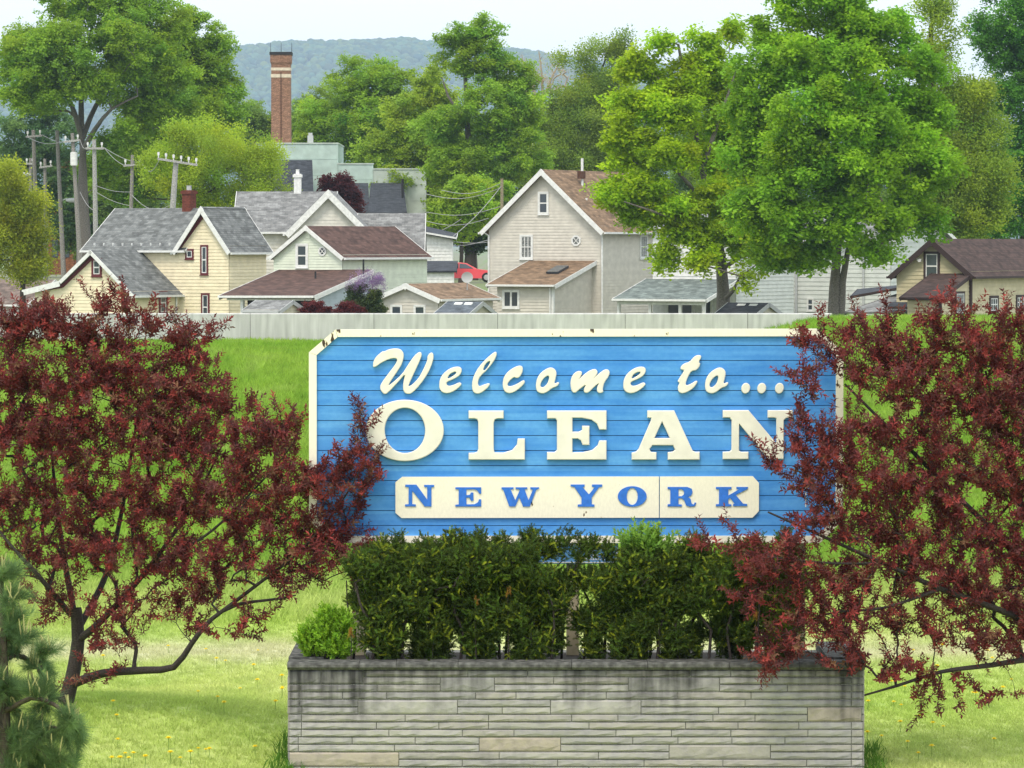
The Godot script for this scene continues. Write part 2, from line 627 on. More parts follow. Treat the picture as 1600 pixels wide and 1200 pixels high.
func land() -> void:
	patchy = FastNoiseLite.new()
	patchy.seed = 8
	patchy.frequency = 0.11
	patchy.fractal_octaves = 3
	sheet("ground", [-2500.0, -400.0, -120.0, -60.0, -30.0] + steps(-16, 16, 96) + [30.0, 60.0, 120.0, 400.0, 2500.0],
		[-60.0, -10.0, 8.0, 16.0] + steps(22, 60, 110) + steps(61, 120, 60) + [130.0, 150.0, 180.0, 200.0] + steps(215, 275, 12) + [320.0, 380.0, 450.0, 520.0, 600.0, 1000.0, 2000.0, 3000.0, 5200.0], M.soil)
	# grass blades
	var bufs := [PackedFloat32Array(), PackedFloat32Array()]
	for k in 2:
		var n := 62000 if k == 0 else 90000
		bufs[k].resize(n * 16)
		var i := 0
		while i < n:
			var d := 28.5 + 25.0 * rng.randf() if k == 0 else 46.0 + 49.0 * pow(rng.randf(), 0.8)
			var half := d * 0.1382
			var x := rng.randf_range(-half, half)
			if k == 0 and d > 32.9 and d < 34.8 and x > -2.0 and x < 3.1: continue
			var px := 800.0 + x / d * F
			if k == 0 and d < 33.0 and px > 470 and px < 1330: continue
			if px > 560 and px < 1240 and rng.randf() > 0.35: continue
			var c := grass_color(x, -d)
			var l := rng.randf_range(0.8, 1.25)
			var s := rng.randf_range(0.7, 1.3)
			if k == 1 and d > 90.0: s *= 0.8
			inst(bufs[k], i, Basis(Vector3.UP, rng.randf() * TAU), s, Vector3(x, ground(x, -d) - 0.01, -d), Color(c.r * l, c.g * l, c.b * l))
			i += 1
	scatter("lawn_grass", LEAF.grass0, M.grass, bufs[0]); scatter("levee_grass", LEAF.grass1, M.grass, bufs[1])
	# tall tufts along the foot of the planter
	var buf := PackedFloat32Array()
	buf.resize(150 * 16)
	for i in 150:
		var x := rng.randf_range(-2.05, -1.75) if i < 100 else rng.randf_range(2.95, 3.25)
		var z := rng.randf_range(-34.6, -32.7)
		inst(buf, i, Basis(Vector3.UP, rng.randf() * TAU), rng.randf_range(0.4, 0.95), Vector3(x, ground(x, z), z), vary(Color(0.09, 0.2, 0.025), rng.randf_range(0.7, 1.2), 0.0))
	scatter("tall_grass", LEAF.grass1, M.grass, buf)
	# the far hill with its woods
	var mb := Mb.new()
	var nz := FastNoiseLite.new()
	nz.seed = 4
	nz.frequency = 0.0022
	var hy := func(x: float, z: float) -> float:
		var t := smoothstep(-4900.0, -6300.0, z)
		var ridge := 303.0 + 27.0 * exp(-pow((x + 205.0) / 210.0, 2.0)) - 0.02 * maxf(0.0, -x - 520.0) - 0.09 * maxf(0.0, x - 35.0)
		return t * (ridge + nz.get_noise_2d(x, z) * 14.0) - 3.0
	for j in 24:
		for i in 40:
			var x0 := -1600.0 + i * 80.0
			var z0 := -4850.0 - j * 66.0
			mb.quad(Vector3(x0, hy.call(x0, z0), z0), Vector3(x0 + 80, hy.call(x0 + 80, z0), z0), Vector3(x0 + 80, hy.call(x0 + 80, z0 - 66), z0 - 66), Vector3(x0, hy.call(x0, z0 - 66), z0 - 66))
	var hill := put("hill", mb, M.hill)
	hill.set_meta("kind", "structure")
	var ball := SphereMesh.new()
	ball.radius = 0.5; ball.height = 1.0; ball.radial_segments = 7; ball.rings = 4
	buf = PackedFloat32Array()
	buf.resize(26000 * 16)
	for i in 26000:
		var x := rng.randf_range(-900.0, 560.0)
		var z := rng.randf_range(-5000.0, -6380.0)
		var s := rng.randf_range(8.0, 17.0)
		inst(buf, i, Basis(Vector3.UP, rng.randf() * TAU).scaled(Vector3(1, rng.randf_range(0.7, 1.2), 1)), s, Vector3(x, hy.call(x, z) + s * 0.2, z), vary(Color(0.115, 0.20, 0.09), rng.randf_range(0.55, 1.4), rng.randfn() * 0.2))
	scatter("far_woods", ball, M.leaf, buf)

func flood_wall() -> void:
	var o := thing("flood_wall", at(560, 525, 95.0), "long low pale concrete flood wall along the top of the grassy levee", "wall")
	var edges := [-60, 200, 392, 585, 778, 977, 1168, 1300]
	for i in edges.size() - 1:
		var mb := Mb.new()
		var a := at(edges[i], 489.5, 95.0) - o.position
		var b := at(edges[i + 1], 489.5, 95.0) - o.position
		var z0 := 0.17
		var w := b.x - a.x - 0.012
		var y0 := -0.5
		var prof := [Vector2(z0, y0), Vector2(z0, a.y - 0.02), Vector2(z0 - 0.02, a.y), Vector2(-z0 + 0.02, a.y), Vector2(-z0, a.y - 0.02), Vector2(-z0, y0)]
		for k in 5:
			var p: Vector2 = prof[k]
			var q: Vector2 = prof[k + 1]
			mb.quad(Vector3(a.x, p.y, p.x), Vector3(a.x + w, p.y, p.x), Vector3(a.x + w, q.y, q.x), Vector3(a.x, q.y, q.x))
		mb.quad(Vector3(a.x + w, y0, z0), Vector3(a.x + w, y0, -z0), Vector3(a.x + w, a.y, -z0), Vector3(a.x + w, a.y, z0))
		put("panel", mb, M.concrete, o)
		mb = Mb.new()
		mb.box(Vector3(b.x - 0.01, (y0 + a.y) * 0.5 - 0.01, 0), Vector3(0.03, a.y - y0 - 0.03, 2 * z0 - 0.03))
		put("joint_filler", mb, M.mortar, o)

# ------------------------------------------------------------------ planter
const KP := 33.0 / F
func planter() -> void:
	var o := thing("stone_planter", at(900, 1215, 33.0), "long raised planter of grey split-faced ledgestone under the welcome sign", "planter")
	var wdt := 900.0 * KP
	var top := 170.0 * KP          # underside of the coping
	var depth := 1.6
	var mb := Mb.new()             # mortar core, the soil stands inside
	var th := 0.2
	mb.box(Vector3(0, top / 2 - 0.1, -0.012 - th / 2), Vector3(wdt - 0.02, top + 0.2, th))
	mb.box(Vector3(0, top / 2 - 0.1, -depth + th / 2), Vector3(wdt - 0.02, top + 0.2, th))
	for s in [-1, 1]:
		mb.box(Vector3(s * (wdt / 2 - 0.01 - th / 2), top / 2 - 0.1, -depth / 2), Vector3(th, top + 0.2, depth - 2 * th - 0.03))
	put("mortar", mb, M.mortar, o)
	mb = Mb.new()
	mb.box(Vector3(0, top - 0.25, -depth / 2), Vector3(wdt - 0.45, 0.5, depth - 0.45))
	put("soil", mb, M.earth, o)
	# courses, from the coping down; doubles are [left px, right px, row]
	var rowh := 11.8 * KP
	var doubles := [[450, 500, 0], [500, 566, 0], [687, 772, 1], [982, 1125, 1], [558, 714, 4], [860, 1002, 4], [1263, 1348, 5], [748, 876, 9], [1046, 1205, 10], [450, 622, 11]]
	var used := {}
	var r2 := RandomNumberGenerator.new()
	r2.seed = 19
	var lay := []
	for dbl in doubles:
		lay.append([dbl[0], dbl[1], dbl[2], 2])
		for k in 2:
			if not used.has(dbl[2] + k): used[dbl[2] + k] = []
			used[dbl[2] + k].append([dbl[0], dbl[1]])
	for row in 15:
		var gaps := [450.0]
		var us: Array = used.get(row, [])
		us.sort()
		var segs := []
		var x := 450.0
		for u in us:
			if u[0] - x > 6: segs.append([x, float(u[0])])
			x = u[1]
		if 1350.0 - x > 6: segs.append([x, 1350.0])
		for s in segs:
			x = s[0]
			if x == 450.0:
				var qx := x + r2.randf_range(14, 22)
				lay.append([x, qx, row, 1])
				x = qx
			while x < s[1] - 1:
				var nx := x + r2.randf_range(62, 165)
				if s[1] - nx < 45: nx = s[1]
				if s[1] == 1350.0 and nx == 1350.0 and nx - x > 70:
					lay.append([x, 1332.0, row, 1])
					x = 1332.0
				lay.append([x, nx, row, 1])
				x = nx
	for st in lay:
		var x0: float = (st[0] - 900.0) * KP + 0.0035
		var x1: float = (st[1] - 900.0) * KP - 0.0035
		var y1: float = top - st[2] * rowh - 0.0035
		var y0: float = top - (st[2] + st[3]) * rowh + 0.0035
		stone(o, x0, x1, y0, y1, wdt, top, st[2] in [9, 11, 5] and st[3] == 2)
	for s in [-1, 1]:              # the two ends and the back, seen only from the side
		for row in 15:
			var z := -0.03
			while z > -depth + 0.05:
				var l := r2.randf_range(0.25, 0.6)
				if z - l < -depth + 0.2: l = z + depth
				mb = Mb.new()
				mb.box(Vector3(s * (wdt / 2 - 0.004), top - (row + 0.5) * rowh, z - l / 2), Vector3(0.03 + 0.01 * r2.randf(), rowh - 0.007, l - 0.007))
				put("stone", mb, M["stone%d" % (r2.randi() % 4)], o)
				z -= l
	# coping
	var x := 447.0
	for nx in [560.0, 618.0, 715.0, 893.0, 1012.0, 1140.0, 1250.0, 1353.0]:
		mb = Mb.new()
		var a: float = (x - 900.0) * KP + 0.002
		var b: float = (nx - 900.0) * KP - 0.002
		var h0 := top
		var h1: float = top + 0.064 + r2.randf_range(-0.003, 0.003)
		coping(mb, a, b, h0 + 0.003, h1, 0.03, -0.27)
		put("coping_stone", mb, M.coping, o)
		x = nx
	for s in [-1, 1]:
		mb = Mb.new()
		var xx: float = s * (wdt / 2 - 0.13)
		mb.box(Vector3(xx, top + 0.04, -0.95), Vector3(0.3, 0.072, 1.32))
		put("coping_stone", mb, M.coping, o)

func coping(mb: Mb, a: float, b: float, h0: float, h1: float, z0: float, z1: float) -> void:
	var k := maxi(3, int((b - a) / 0.06))
	for i in k:
		var p: float = lerpf(a, b, float(i) / k)
		var q: float = lerpf(a, b, (i + 1.0) / k)
		var w0 := 0.004 * sin(p * 31.0) + 0.003 * sin(p * 77.0)
		var w1 := 0.004 * sin(q * 31.0) + 0.003 * sin(q * 77.0)
		var prof := [[h0, z0 - 0.012], [h0 + 0.02, z0 + 0.006], [h1 - 0.018, z0], [h1, z0 - 0.02], [h1 - 0.002, z1]]
		for e in 4:
			var y0: float = prof[e][0]
			var y1: float = prof[e + 1][0]
			var d0: float = prof[e][1]
			var d1: float = prof[e + 1][1]
			mb.quad(Vector3(p, y0, d0 + w0), Vector3(q, y0, d0 + w1), Vector3(q, y1, d1 + w1), Vector3(p, y1, d1 + w0))
	for e in [a, b]:
		var t := [Vector3(e, h0, z0 - 0.012), Vector3(e, h1 - 0.018, z0), Vector3(e, h1, z0 - 0.02), Vector3(e, h1, z1), Vector3(e, h0, z1)]
		if e == a: t.reverse()
		for i in 3: mb.tri(t[0], t[i + 2], t[i + 1])

func stone(o: Node3D, x0: float, x1: float, y0: float, y1: float, wdt: float, top: float, pinkish: bool) -> void:
	var mb := Mb.new()
	var k := clampi(int((x1 - x0) / 0.06), 2, 9)
	var uvp := func(p: Vector3) -> Vector2: return Vector2((p.x + wdt / 2) / wdt, clampf((top - p.y) / 1.02, 0.002, 0.998))
	var rows := [y0, lerpf(y0, y1, 0.12), 0.0, lerpf(y0, y1, 0.88), y1]
	var pts := []
	var big := y1 - y0 > 0.09
	var o0 := rng.randf_range(-0.003, 0.004)
	for i in k + 1:
		var x: float = lerpf(x0, x1, float(i) / k)
		var line := []
		var wave := rng.randf_range(0.2, 0.55)
		var swell := rng.randf_range(0.002, 0.009) + o0
		for j in 5:
			var y: float = lerpf(y0, y1, wave) if j == 2 else rows[j]
			var z := 0.0
			if j == 1: z = rng.randf_range(-0.002, 0.004) + o0
			elif j == 2: z = swell + (0.002 if not big else rng.randf_range(-0.004, 0.004))
			elif j == 3: z = rng.randf_range(0.002, 0.007) + o0
			else: z = -0.011
			var inset := 0.0
			if i == 0 or i == k: z = minf(z, 0.0) - 0.002
			line.append(Vector3(x, y, z))
		pts.append(line)
	for i in k:
		for j in 4:
			var a: Vector3 = pts[i][j]
			var b: Vector3 = pts[i + 1][j]
			var c: Vector3 = pts[i + 1][j + 1]
			var d: Vector3 = pts[i][j + 1]
			mb.tri(a, b, c, uvp.call(a), uvp.call(b), uvp.call(c))
			mb.tri(a, c, d, uvp.call(a), uvp.call(c), uvp.call(d))
	for e in [0, k]:
		for j in 4:
			var a: Vector3 = pts[e][j]
			var b: Vector3 = pts[e][j + 1]
			var za := Vector3(a.x, a.y, -0.012)
			var zb := Vector3(b.x, b.y, -0.012)
			if e == 0:
				mb.tri(za, a, b, uvp.call(a), uvp.call(a), uvp.call(b)); mb.tri(za, b, zb, uvp.call(a), uvp.call(b), uvp.call(b))
			else:
				mb.tri(a, za, zb, uvp.call(a), uvp.call(a), uvp.call(b)); mb.tri(a, zb, b, uvp.call(a), uvp.call(b), uvp.call(b))
	put("stone", mb, M.stone_pink if pinkish else M["stone%d" % (rng.randi() % 4)], o)

# ------------------------------------------------------------------ sign
const SD := 34.1
const KS := SD / F

func poly(text: String, scale_: float, ox: float, oy: float) -> PackedVector2Array:   # traced outline -> metres on the sign's face
	var out := PackedVector2Array()
	for w in text.split(" ", false):
		var c := w.split(",")
		out.append(Vector2((ox + float(c[0]) / scale_ - 900.0) * KS, (848.0 - oy - float(c[1]) / scale_) * KS))
	return out

func oval(cx: float, cy: float, rx: float, ry: float, k := 40, tilt := 0.0) -> PackedVector2Array:
	var out := PackedVector2Array()
	for i in k:
		var a := TAU * i / k
		var q := Vector2(rx * cos(a), ry * sin(a)).rotated(tilt)
		out.append(Vector2((cx + q.x - 900.0) * KS, (848.0 - cy - q.y) * KS))
	return out

func rounded(p: PackedVector2Array) -> PackedVector2Array:     # one round of corner cutting for the script letters
	var out := PackedVector2Array()
	for i in p.size():
		var a := p[i]
		var b := p[(i + 1) % p.size()]
		out.append(a.lerp(b, 0.25)); out.append(a.lerp(b, 0.75))
	return out

func inset(p: PackedVector2Array, d: float) -> PackedVector2Array:
	var out := PackedVector2Array()
	var k := p.size()
	for i in k:
		var e0 := (p[i] - p[(i + k - 1) % k]).normalized()
		var e1 := (p[(i + 1) % k] - p[i]).normalized()
		var n0 := Vector2(-e0.y, e0.x)
		var n1 := Vector2(-e1.y, e1.x)
		var m := (n0 + n1)
		m = m / maxf(0.5, m.length_squared()) * 2.0
		if m.length() > 1.6: m = m.normalized() * 1.6
		out.append(p[i] + m * d)
	return out

func letter(called: String, outer: PackedVector2Array, hole: PackedVector2Array, z: float, deep: float, chamfer: float, m: Material, parent: Node) -> void:
	var mb := Mb.new()
	if Geometry2D.is_polygon_clockwise(outer): outer.reverse()
	var loops := [outer]
	if not hole.is_empty():
		if not Geometry2D.is_polygon_clockwise(hole): hole.reverse()
		loops.append(hole)
	var ins := []
	for l: PackedVector2Array in loops:
		var q := inset(l, chamfer)
		ins.append(q)
		for i in l.size():
			var j := (i + 1) % l.size()
			var a := Vector3(l[i].x, l[i].y, z)
			var b := Vector3(l[j].x, l[j].y, z)
			var up := Vector3(0, 0, deep - chamfer)
			mb.quad(a, b, b + up, a + up)
			mb.quad(a + up, b + up, Vector3(q[j].x, q[j].y, z + deep), Vector3(q[i].x, q[i].y, z + deep))
	var pieces: Array = [ins[0]]
	if loops.size() > 1:
		pieces = []
		var c := Vector2.ZERO
		for q: Vector2 in hole: c += q / hole.size()
		for s in [-1, 1]:
			var r := PackedVector2Array([Vector2(c.x, -9), Vector2(c.x + s * 9.0, -9), Vector2(c.x + s * 9.0, 9), Vector2(c.x, 9)])
			for half in Geometry2D.intersect_polygons(ins[0], r):
				for rest in Geometry2D.clip_polygons(half, ins[1]):
					pieces.append(rest)
	for pc: PackedVector2Array in pieces:
		var t := Geometry2D.triangulate_polygon(pc)
		for i in range(0, t.size(), 3):
			var a := pc[t[i]]
			var b := pc[t[i + 1]]
			var c := pc[t[i + 2]]
			if (b - a).cross(c - a) < 0.0:
				var sw := b
				b = c
				c = sw
			mb.tri(Vector3(a.x, a.y, z + deep), Vector3(b.x, b.y, z + deep), Vector3(c.x, c.y, z + deep), a, b, c)
	put(called, mb, m, parent)

func slab(mb: Mb, p: PackedVector2Array, z0: float, z1: float, us: float, vs: float, ou := 0.0, ov := 0.0) -> void:   # convex anticlockwise outline
	for i in p.size():
		var j := (i + 1) % p.size()
		var a := Vector3(p[i].x, p[i].y, z0)
		var b := Vector3(p[j].x, p[j].y, z0)
		var up := Vector3(0, 0, z1 - z0)
		var ua := Vector2(p[i].x * us + ou, p[i].y * vs + ov)
		var ub := Vector2(p[j].x * us + ou, p[j].y * vs + ov)
		mb.tri(a, b, b + up, ua, ub, ub)
		mb.tri(a, b + up, a + up, ua, ub, ua)
	for i in range(1, p.size() - 1):
		var q := [p[0], p[i], p[i + 1]]
		var t := []
		for e: Vector2 in q: t.append(Vector2(e.x * us + ou, e.y * vs + ov))
		mb.tri(Vector3(q[0].x, q[0].y, z1), Vector3(q[1].x, q[1].y, z1), Vector3(q[2].x, q[2].y, z1), t[0], t[1], t[2])
		mb.tri(Vector3(q[0].x, q[0].y, z0), Vector3(q[2].x, q[2].y, z0), Vector3(q[1].x, q[1].y, z0), t[0], t[2], t[1])

func sp(px: float, py: float) -> Vector2:
	return Vector2((px - 900.0) * KS, (848.0 - py) * KS)

func welcome_sign() -> void:
	var o := thing("welcome_sign", at(900, 848, SD), "large blue wooden welcome sign with cream frame and raised cream letters", "sign")
	# boards
	var outline := PackedVector2Array([sp(489, 810), sp(522, 842), sp(1279, 842), sp(1311, 810), sp(1311, 552), sp(1277, 521), sp(526, 521), sp(489, 552)])
	var ys := [521.0]
	for i in 13: ys.append(539.0 + 23.5 * i)
	ys.append(842.0)
	for i in ys.size() - 1:
		var a: float = ys[i] + 0.55
		var b: float = ys[i + 1] - 0.55
		var strip := PackedVector2Array([sp(400, b), sp(1400, b), sp(1400, a), sp(400, a)])
		for piece: PackedVector2Array in Geometry2D.intersect_polygons(outline, strip):
			if Geometry2D.is_polygon_clockwise(piece): piece.reverse()
			var mb := Mb.new()
			slab(mb, piece, -0.02, rng.randf_range(-0.0015, 0.0015), 1.0 / 4.68, -1.0 / 1.9, 0.5, 1.0)
			put("board", mb, M.blue, o)
	var bk := Mb.new()
	slab(bk, outline, -0.05, -0.023, 1, 1)
	put("backing", bk, M.blue_dark, o)
	# frame: eight pieces, mitred at the cut corners
	var fo := [sp(482.5, 549.5), sp(524, 514), sp(1277, 513), sp(1317.5, 549), sp(1317.5, 812), sp(1282, 848), sp(519, 848), sp(482.5, 812)]
	var fi := [sp(494.5, 554), sp(527.5, 525.5), sp(1273, 524.5), sp(1306, 553.5), sp(1306, 807.5), sp(1278, 837), sp(523.5, 837), sp(494.5, 807.5)]
	for i in 8:
		var j := (i + 1) % 8
		var mb := Mb.new()
		var q := PackedVector2Array([fo[i], fi[i], fi[j], fo[j]])
		if Geometry2D.is_polygon_clockwise(q): q.reverse()
		var c := Vector2.ZERO
		for e in q: c += e * 0.25
		for k in 4: q[k] = q[k] + (c - q[k]).normalized() * 0.0015
		slab(mb, q, -0.055, 0.028 if i % 2 == 0 else 0.031, 0.45, 0.8, i * 0.37, i * 0.21)
		put("frame_board", mb, M.peel_much if i == 0 else M.peel_some, o)
	# script: Welcome to...
	var script := {
		"W": "62,212 66,170 85,135 135,90 150,92 185,75 235,66 275,72 298,95 305,125 292,185 262,235 200,325 182,358 205,345 290,270 340,190 385,125 425,92 445,105 440,140 380,270 345,345 340,365 365,355 420,300 460,225 488,160 488,130 505,105 525,98 538,120 530,175 495,260 430,355 370,415 340,425 310,415 297,385 300,330 318,262 260,330 190,405 155,430 125,400 117,370 130,335 190,255 240,190 255,155 235,142 190,150 130,178 80,215",
		"e": "580,355 585,310 610,265 660,225 715,208 750,215 758,240 745,275 700,305 640,328 637,350 655,362 690,355 735,332 755,340 750,360 700,400 650,420 605,412 583,385",
		"l": "835,345 850,280 890,210 950,145 1010,95 1028,95 1030,120 1010,165 960,230 900,285 885,320 883,350 895,365 930,350 970,338 978,350 950,385 900,420 865,422 840,400",
		"c": "1075,340 1085,290 1120,245 1175,210 1215,200 1235,215 1230,260 1205,295 1180,300 1165,290 1135,315 1115,340 1115,360 1140,365 1190,345 1235,315 1250,322 1245,345 1190,395 1140,420 1100,412 1080,385",
		"o": "1335,350 1345,300 1375,255 1425,222 1460,215 1490,235 1498,265 1490,300 1478,345 1510,330 1520,340 1500,365 1460,378 1430,405 1390,422 1350,410 1337,385",
		"m": "238,255 250,215 280,190 310,192 305,220 285,245 340,195 385,175 405,190 400,215 370,245 430,190 460,178 478,190 475,220 445,260 435,300 440,320 415,327 400,315 400,290 415,262 385,285 350,322 325,325 318,305 335,270 290,305 268,325 248,318 240,290",
		"t": "890,255 905,230 935,185 910,182 910,165 930,145 965,135 990,105 1010,93 1035,95 1035,110 1020,135 1032,150 1010,185 975,190 955,225 940,265 945,280 975,268 1005,248 1015,255 990,295 945,322 915,328 895,315 893,285 905,262",
	}
	var eh := "645,300 660,270 695,250 715,252 712,265 685,285 655,303"
	var lh := "922,235 940,190 970,165 980,172 965,205 935,243"
	var oh := "1370,350 1385,315 1415,285 1435,280 1440,300 1425,345 1395,372 1375,370"
	for s in [["W", 5.0, 570.0, "", 0.0], ["e", 5.0, 570.0, eh, 0.0], ["l", 5.0, 570.0, lh, 0.0], ["c", 5.0, 570.0, "", 0.0], ["o", 5.0, 570.0, oh, 0.0], ["m", 3.902, 830.0, "", 0.0], ["e", 5.0, 857.5, eh, 0.0], ["t", 3.902, 830.0, "", 0.0], ["o", 5.0, 834.3, oh, 0.0]]:
		letter("script_letter", rounded(poly(script[s[0]], s[1], s[2], 530.0)), rounded(poly(s[3], s[1], s[2], 530.0)) if s[3] else PackedVector2Array(), 0.002, 0.034, 0.005, M.cream, o)
	for x in [1165.0, 1190.0, 1217.7]:
		letter("dot", oval(x, 605.8, 6.8, 8.4, 22, 0.25), PackedVector2Array(), 0.002, 0.034, 0.005, M.cream, o)
	# slab letters: OLEAN
	var none := PackedVector2Array()
	letter("big_letter", oval(632.3, 671.8, 61, 48, 56), oval(632.5, 671.8, 31.6, 35.4, 48), 0.002, 0.045, 0.006, M.cream, o)
	letter("big_letter", poly("688,103 907,103 907,152 870,152 852,158 845,180 845,345 850,365 905,366 960,350 990,315 995,278 1040,278 1040,410 688,410 688,368 725,366 742,360 748,345 748,175 742,158 725,152 688,152", 4.0, 560, 615), none, 0.002, 0.045, 0.006, M.cream, o)
	letter("big_letter", poly("1178,103 1550,103 1550,222 1505,222 1490,185 1455,160 1395,148 1337,148 1337,235 1375,235 1397,225 1397,198 1443,198 1443,318 1400,318 1390,290 1370,278 1337,278 1337,365 1400,363 1460,350 1495,320 1505,290 1550,290 1550,410 1178,410 1178,362 1225,362 1240,350 1240,165 1230,152 1178,152", 4.0, 560, 615), none, 0.002, 0.045, 0.006, M.cream, o)
	letter("big_letter", poly("668,100 832,100 945,345 960,352 988,352 988,400 793,400 793,355 825,350 837,340 825,312 700,312 682,335 690,352 724,355 724,400 573,400 573,358 600,350 615,335 690,160 692,145 668,143", 3.902, 840, 615), poly("758,168 805,268 712,268", 3.902, 840, 615), 0.002, 0.045, 0.006, M.cream, o)
	letter("big_letter", poly("1128,98 1285,98 1455,300 1455,148 1440,143 1402,143 1402,98 1555,98 1555,143 1515,145 1500,160 1500,396 1405,396 1228,180 1228,345 1240,352 1285,352 1285,397 1128,397 1128,352 1170,350 1182,340 1182,160 1170,143 1128,143", 3.902, 840, 615), none, 0.002, 0.045, 0.006, M.cream, o)
	# the two cream panels of the lower plaque
	for e in [[[sp(617.5, 801), sp(627, 809), sp(1029.6, 808.5), sp(1029.6, 744), sp(628, 744.5), sp(617.5, 753)]], [[sp(1031, 808.5), sp(1176, 808.5), sp(1186, 798), sp(1186, 754), sp(1176.5, 743.5), sp(1031, 744)]]]:
		var mb := Mb.new()
		slab(mb, PackedVector2Array(e[0]), 0.002, 0.024, 0.4, 0.75, 0.1, 0.13)
		put("plaque", mb, M.peel_few, o)
	var blue := {
		"N": "122,115 215,115 305,240 305,137 280,135 280,117 362,117 362,135 340,137 340,298 285,298 180,165 180,278 210,280 210,297 120,297 120,280 150,278 150,137 122,133",
		"E": "540,137 755,137 755,190 738,190 725,165 700,155 632,155 632,203 660,200 670,180 690,180 690,250 670,250 660,225 632,222 632,280 700,278 728,262 738,237 755,237 755,298 540,298 540,282 568,280 568,155 540,152",
		"W": "925,137 1025,137 1025,152 1000,155 1040,245 1075,165 1070,155 1042,152 1042,137 1140,137 1140,152 1118,155 1150,245 1185,160 1165,152 1165,137 1237,137 1237,150 1215,158 1160,298 1105,298 1072,220 1040,298 990,298 940,160 925,152",
		"Y": "8,110 120,110 120,128 105,132 155,190 200,135 180,128 180,110 262,110 262,128 235,135 178,215 178,270 200,272 200,290 65,290 65,272 95,270 95,215 38,132 8,125",
		"R": "790,130 950,130 985,145 992,172 980,200 955,212 975,225 985,265 1000,272 1010,255 1022,258 1010,285 970,290 940,280 925,240 905,222 878,222 878,270 905,272 905,288 790,288 790,270 812,268 812,150 790,147",
		"K": "1180,130 1305,130 1305,147 1280,150 1280,200 1365,150 1345,145 1345,130 1440,130 1435,147 1340,195 1400,265 1433,268 1433,285 1318,285 1318,270 1330,265 1295,220 1280,230 1280,268 1305,270 1305,287 1180,287 1180,270 1205,268 1205,150 1180,147",
	}
	for k: String in blue:
		var left := k in ["N", "E", "W"]
		var hole := poly("878,148 905,150 922,165 922,190 905,205 878,205", 5.161, 890, 735) if k == "R" else none
		letter("blue_letter", poly(blue[k], 5.333 if left else 5.161, 610 if left else 890, 735), hole, 0.026, 0.008, 0.001, M.blue_letter, o)
	letter("blue_letter", oval(987.8, 775.1, 22.6, 16.1, 40), oval(987.8, 775.1, 8.6, 13.2, 32), 0.026, 0.008, 0.001, M.blue_letter, o)
	# posts
	for x in [560.0, 895.0, 1250.0]:
		var mb := Mb.new()
		mb.box(Vector3((x - 900) * KS, -0.05, -0.115), Vector3(0.11, 2.4, 0.11))
		put("post", mb, M.post, o)
	# scratches of bare primer on the boards
	for e in [[1259.5, 752, 40, 1.4]]:
		var mb := Mb.new()
		mb.box(Vector3((e[0] - 900) * KS, (848 - e[1] - e[2] / 2) * KS, 0.0035), Vector3(e[3] * KS, e[2] * KS, 0.002))
		put("paint_chip", mb, M.cream, o)
	# small sign hung below
	var s := thing("hanging_sign", at(901, 881, SD), "small blue sign with white border hanging under the big sign behind the hedge", "sign")
	var mb := Mb.new()
	mb.box(Vector3(0, 0.089, -0.02), Vector3(130 * KS, 0.178, 0.02))
	put("panel", mb, M.blue_pale, s)
	mb = Mb.new()
	var hw := 63.0 * KS
	for y in [0.012, 0.166]: mb.box(Vector3(0, y, -0.008), Vector3(2 * hw, 0.008, 0.004))
	for x in [-hw, hw]: mb.box(Vector3(x, 0.089, -0.008), Vector3(0.008, 0.146, 0.004))
	put("border", mb, M.white, s)
	var font := SystemFont.new()
	font.font_names = PackedStringArray(["Droid Serif"])
	font.font_weight = 700
	for e in [["CE..", 18.0, 0.098, 0.0012], ["AMS.C", 28.0, 0.036, 0.0014]]:
		var tm := TextMesh.new()
		tm.text = e[0]
		tm.font = font
		tm.font_size = 48
		tm.pixel_size = e[3]
		tm.depth = 0.003
		var l := put("lettering", tm, M.white, s)
		l.position = Vector3(e[1] * KS, e[2] + 0.02, -0.008)
# ------------------------------------------------------------------ houses
# A house stands on its own node: local x runs along the front (negative to the left of the corner nearest the camera), local -z runs back along the side.
var hn: Node3D
var hd: float
var hx: float
var hb: float
var CT := 0.8660               # cosine and sine of the house's turn; most of the street is turned by 30 degrees
var ST := 0.5

func house(called: String, label: String, cat: String, px: float, d: float, group := "", turn := 0.5236) -> Node3D:
	CT = cos(turn)
	ST = sin(turn)
	var p := at(px, HORIZON, d)
	hb = ground(p.x, p.z) - 0.15
	hd = d
	hx = p.x
	hn = thing(called, Vector3(p.x, hb, -d), label, cat, group, -turn)
	return hn

func U(px: float, v := 0.0) -> float:       # metres along the front, v metres behind the corner
	var t := (px - 800.0) / F
	return (t * (hd + v * CT) - hx - v * ST) / (CT + t * ST)

func V(px: float, u := 0.0) -> float:       # metres back along the side
	var t := (px - 800.0) / F
	return (t * (hd - u * ST) - hx - u * CT) / (ST - t * CT)

func Y(py: float, u := 0.0, v := 0.0) -> float:
	return EYE.y - (py - HORIZON) * (hd - u * ST + v * CT) / F - hb

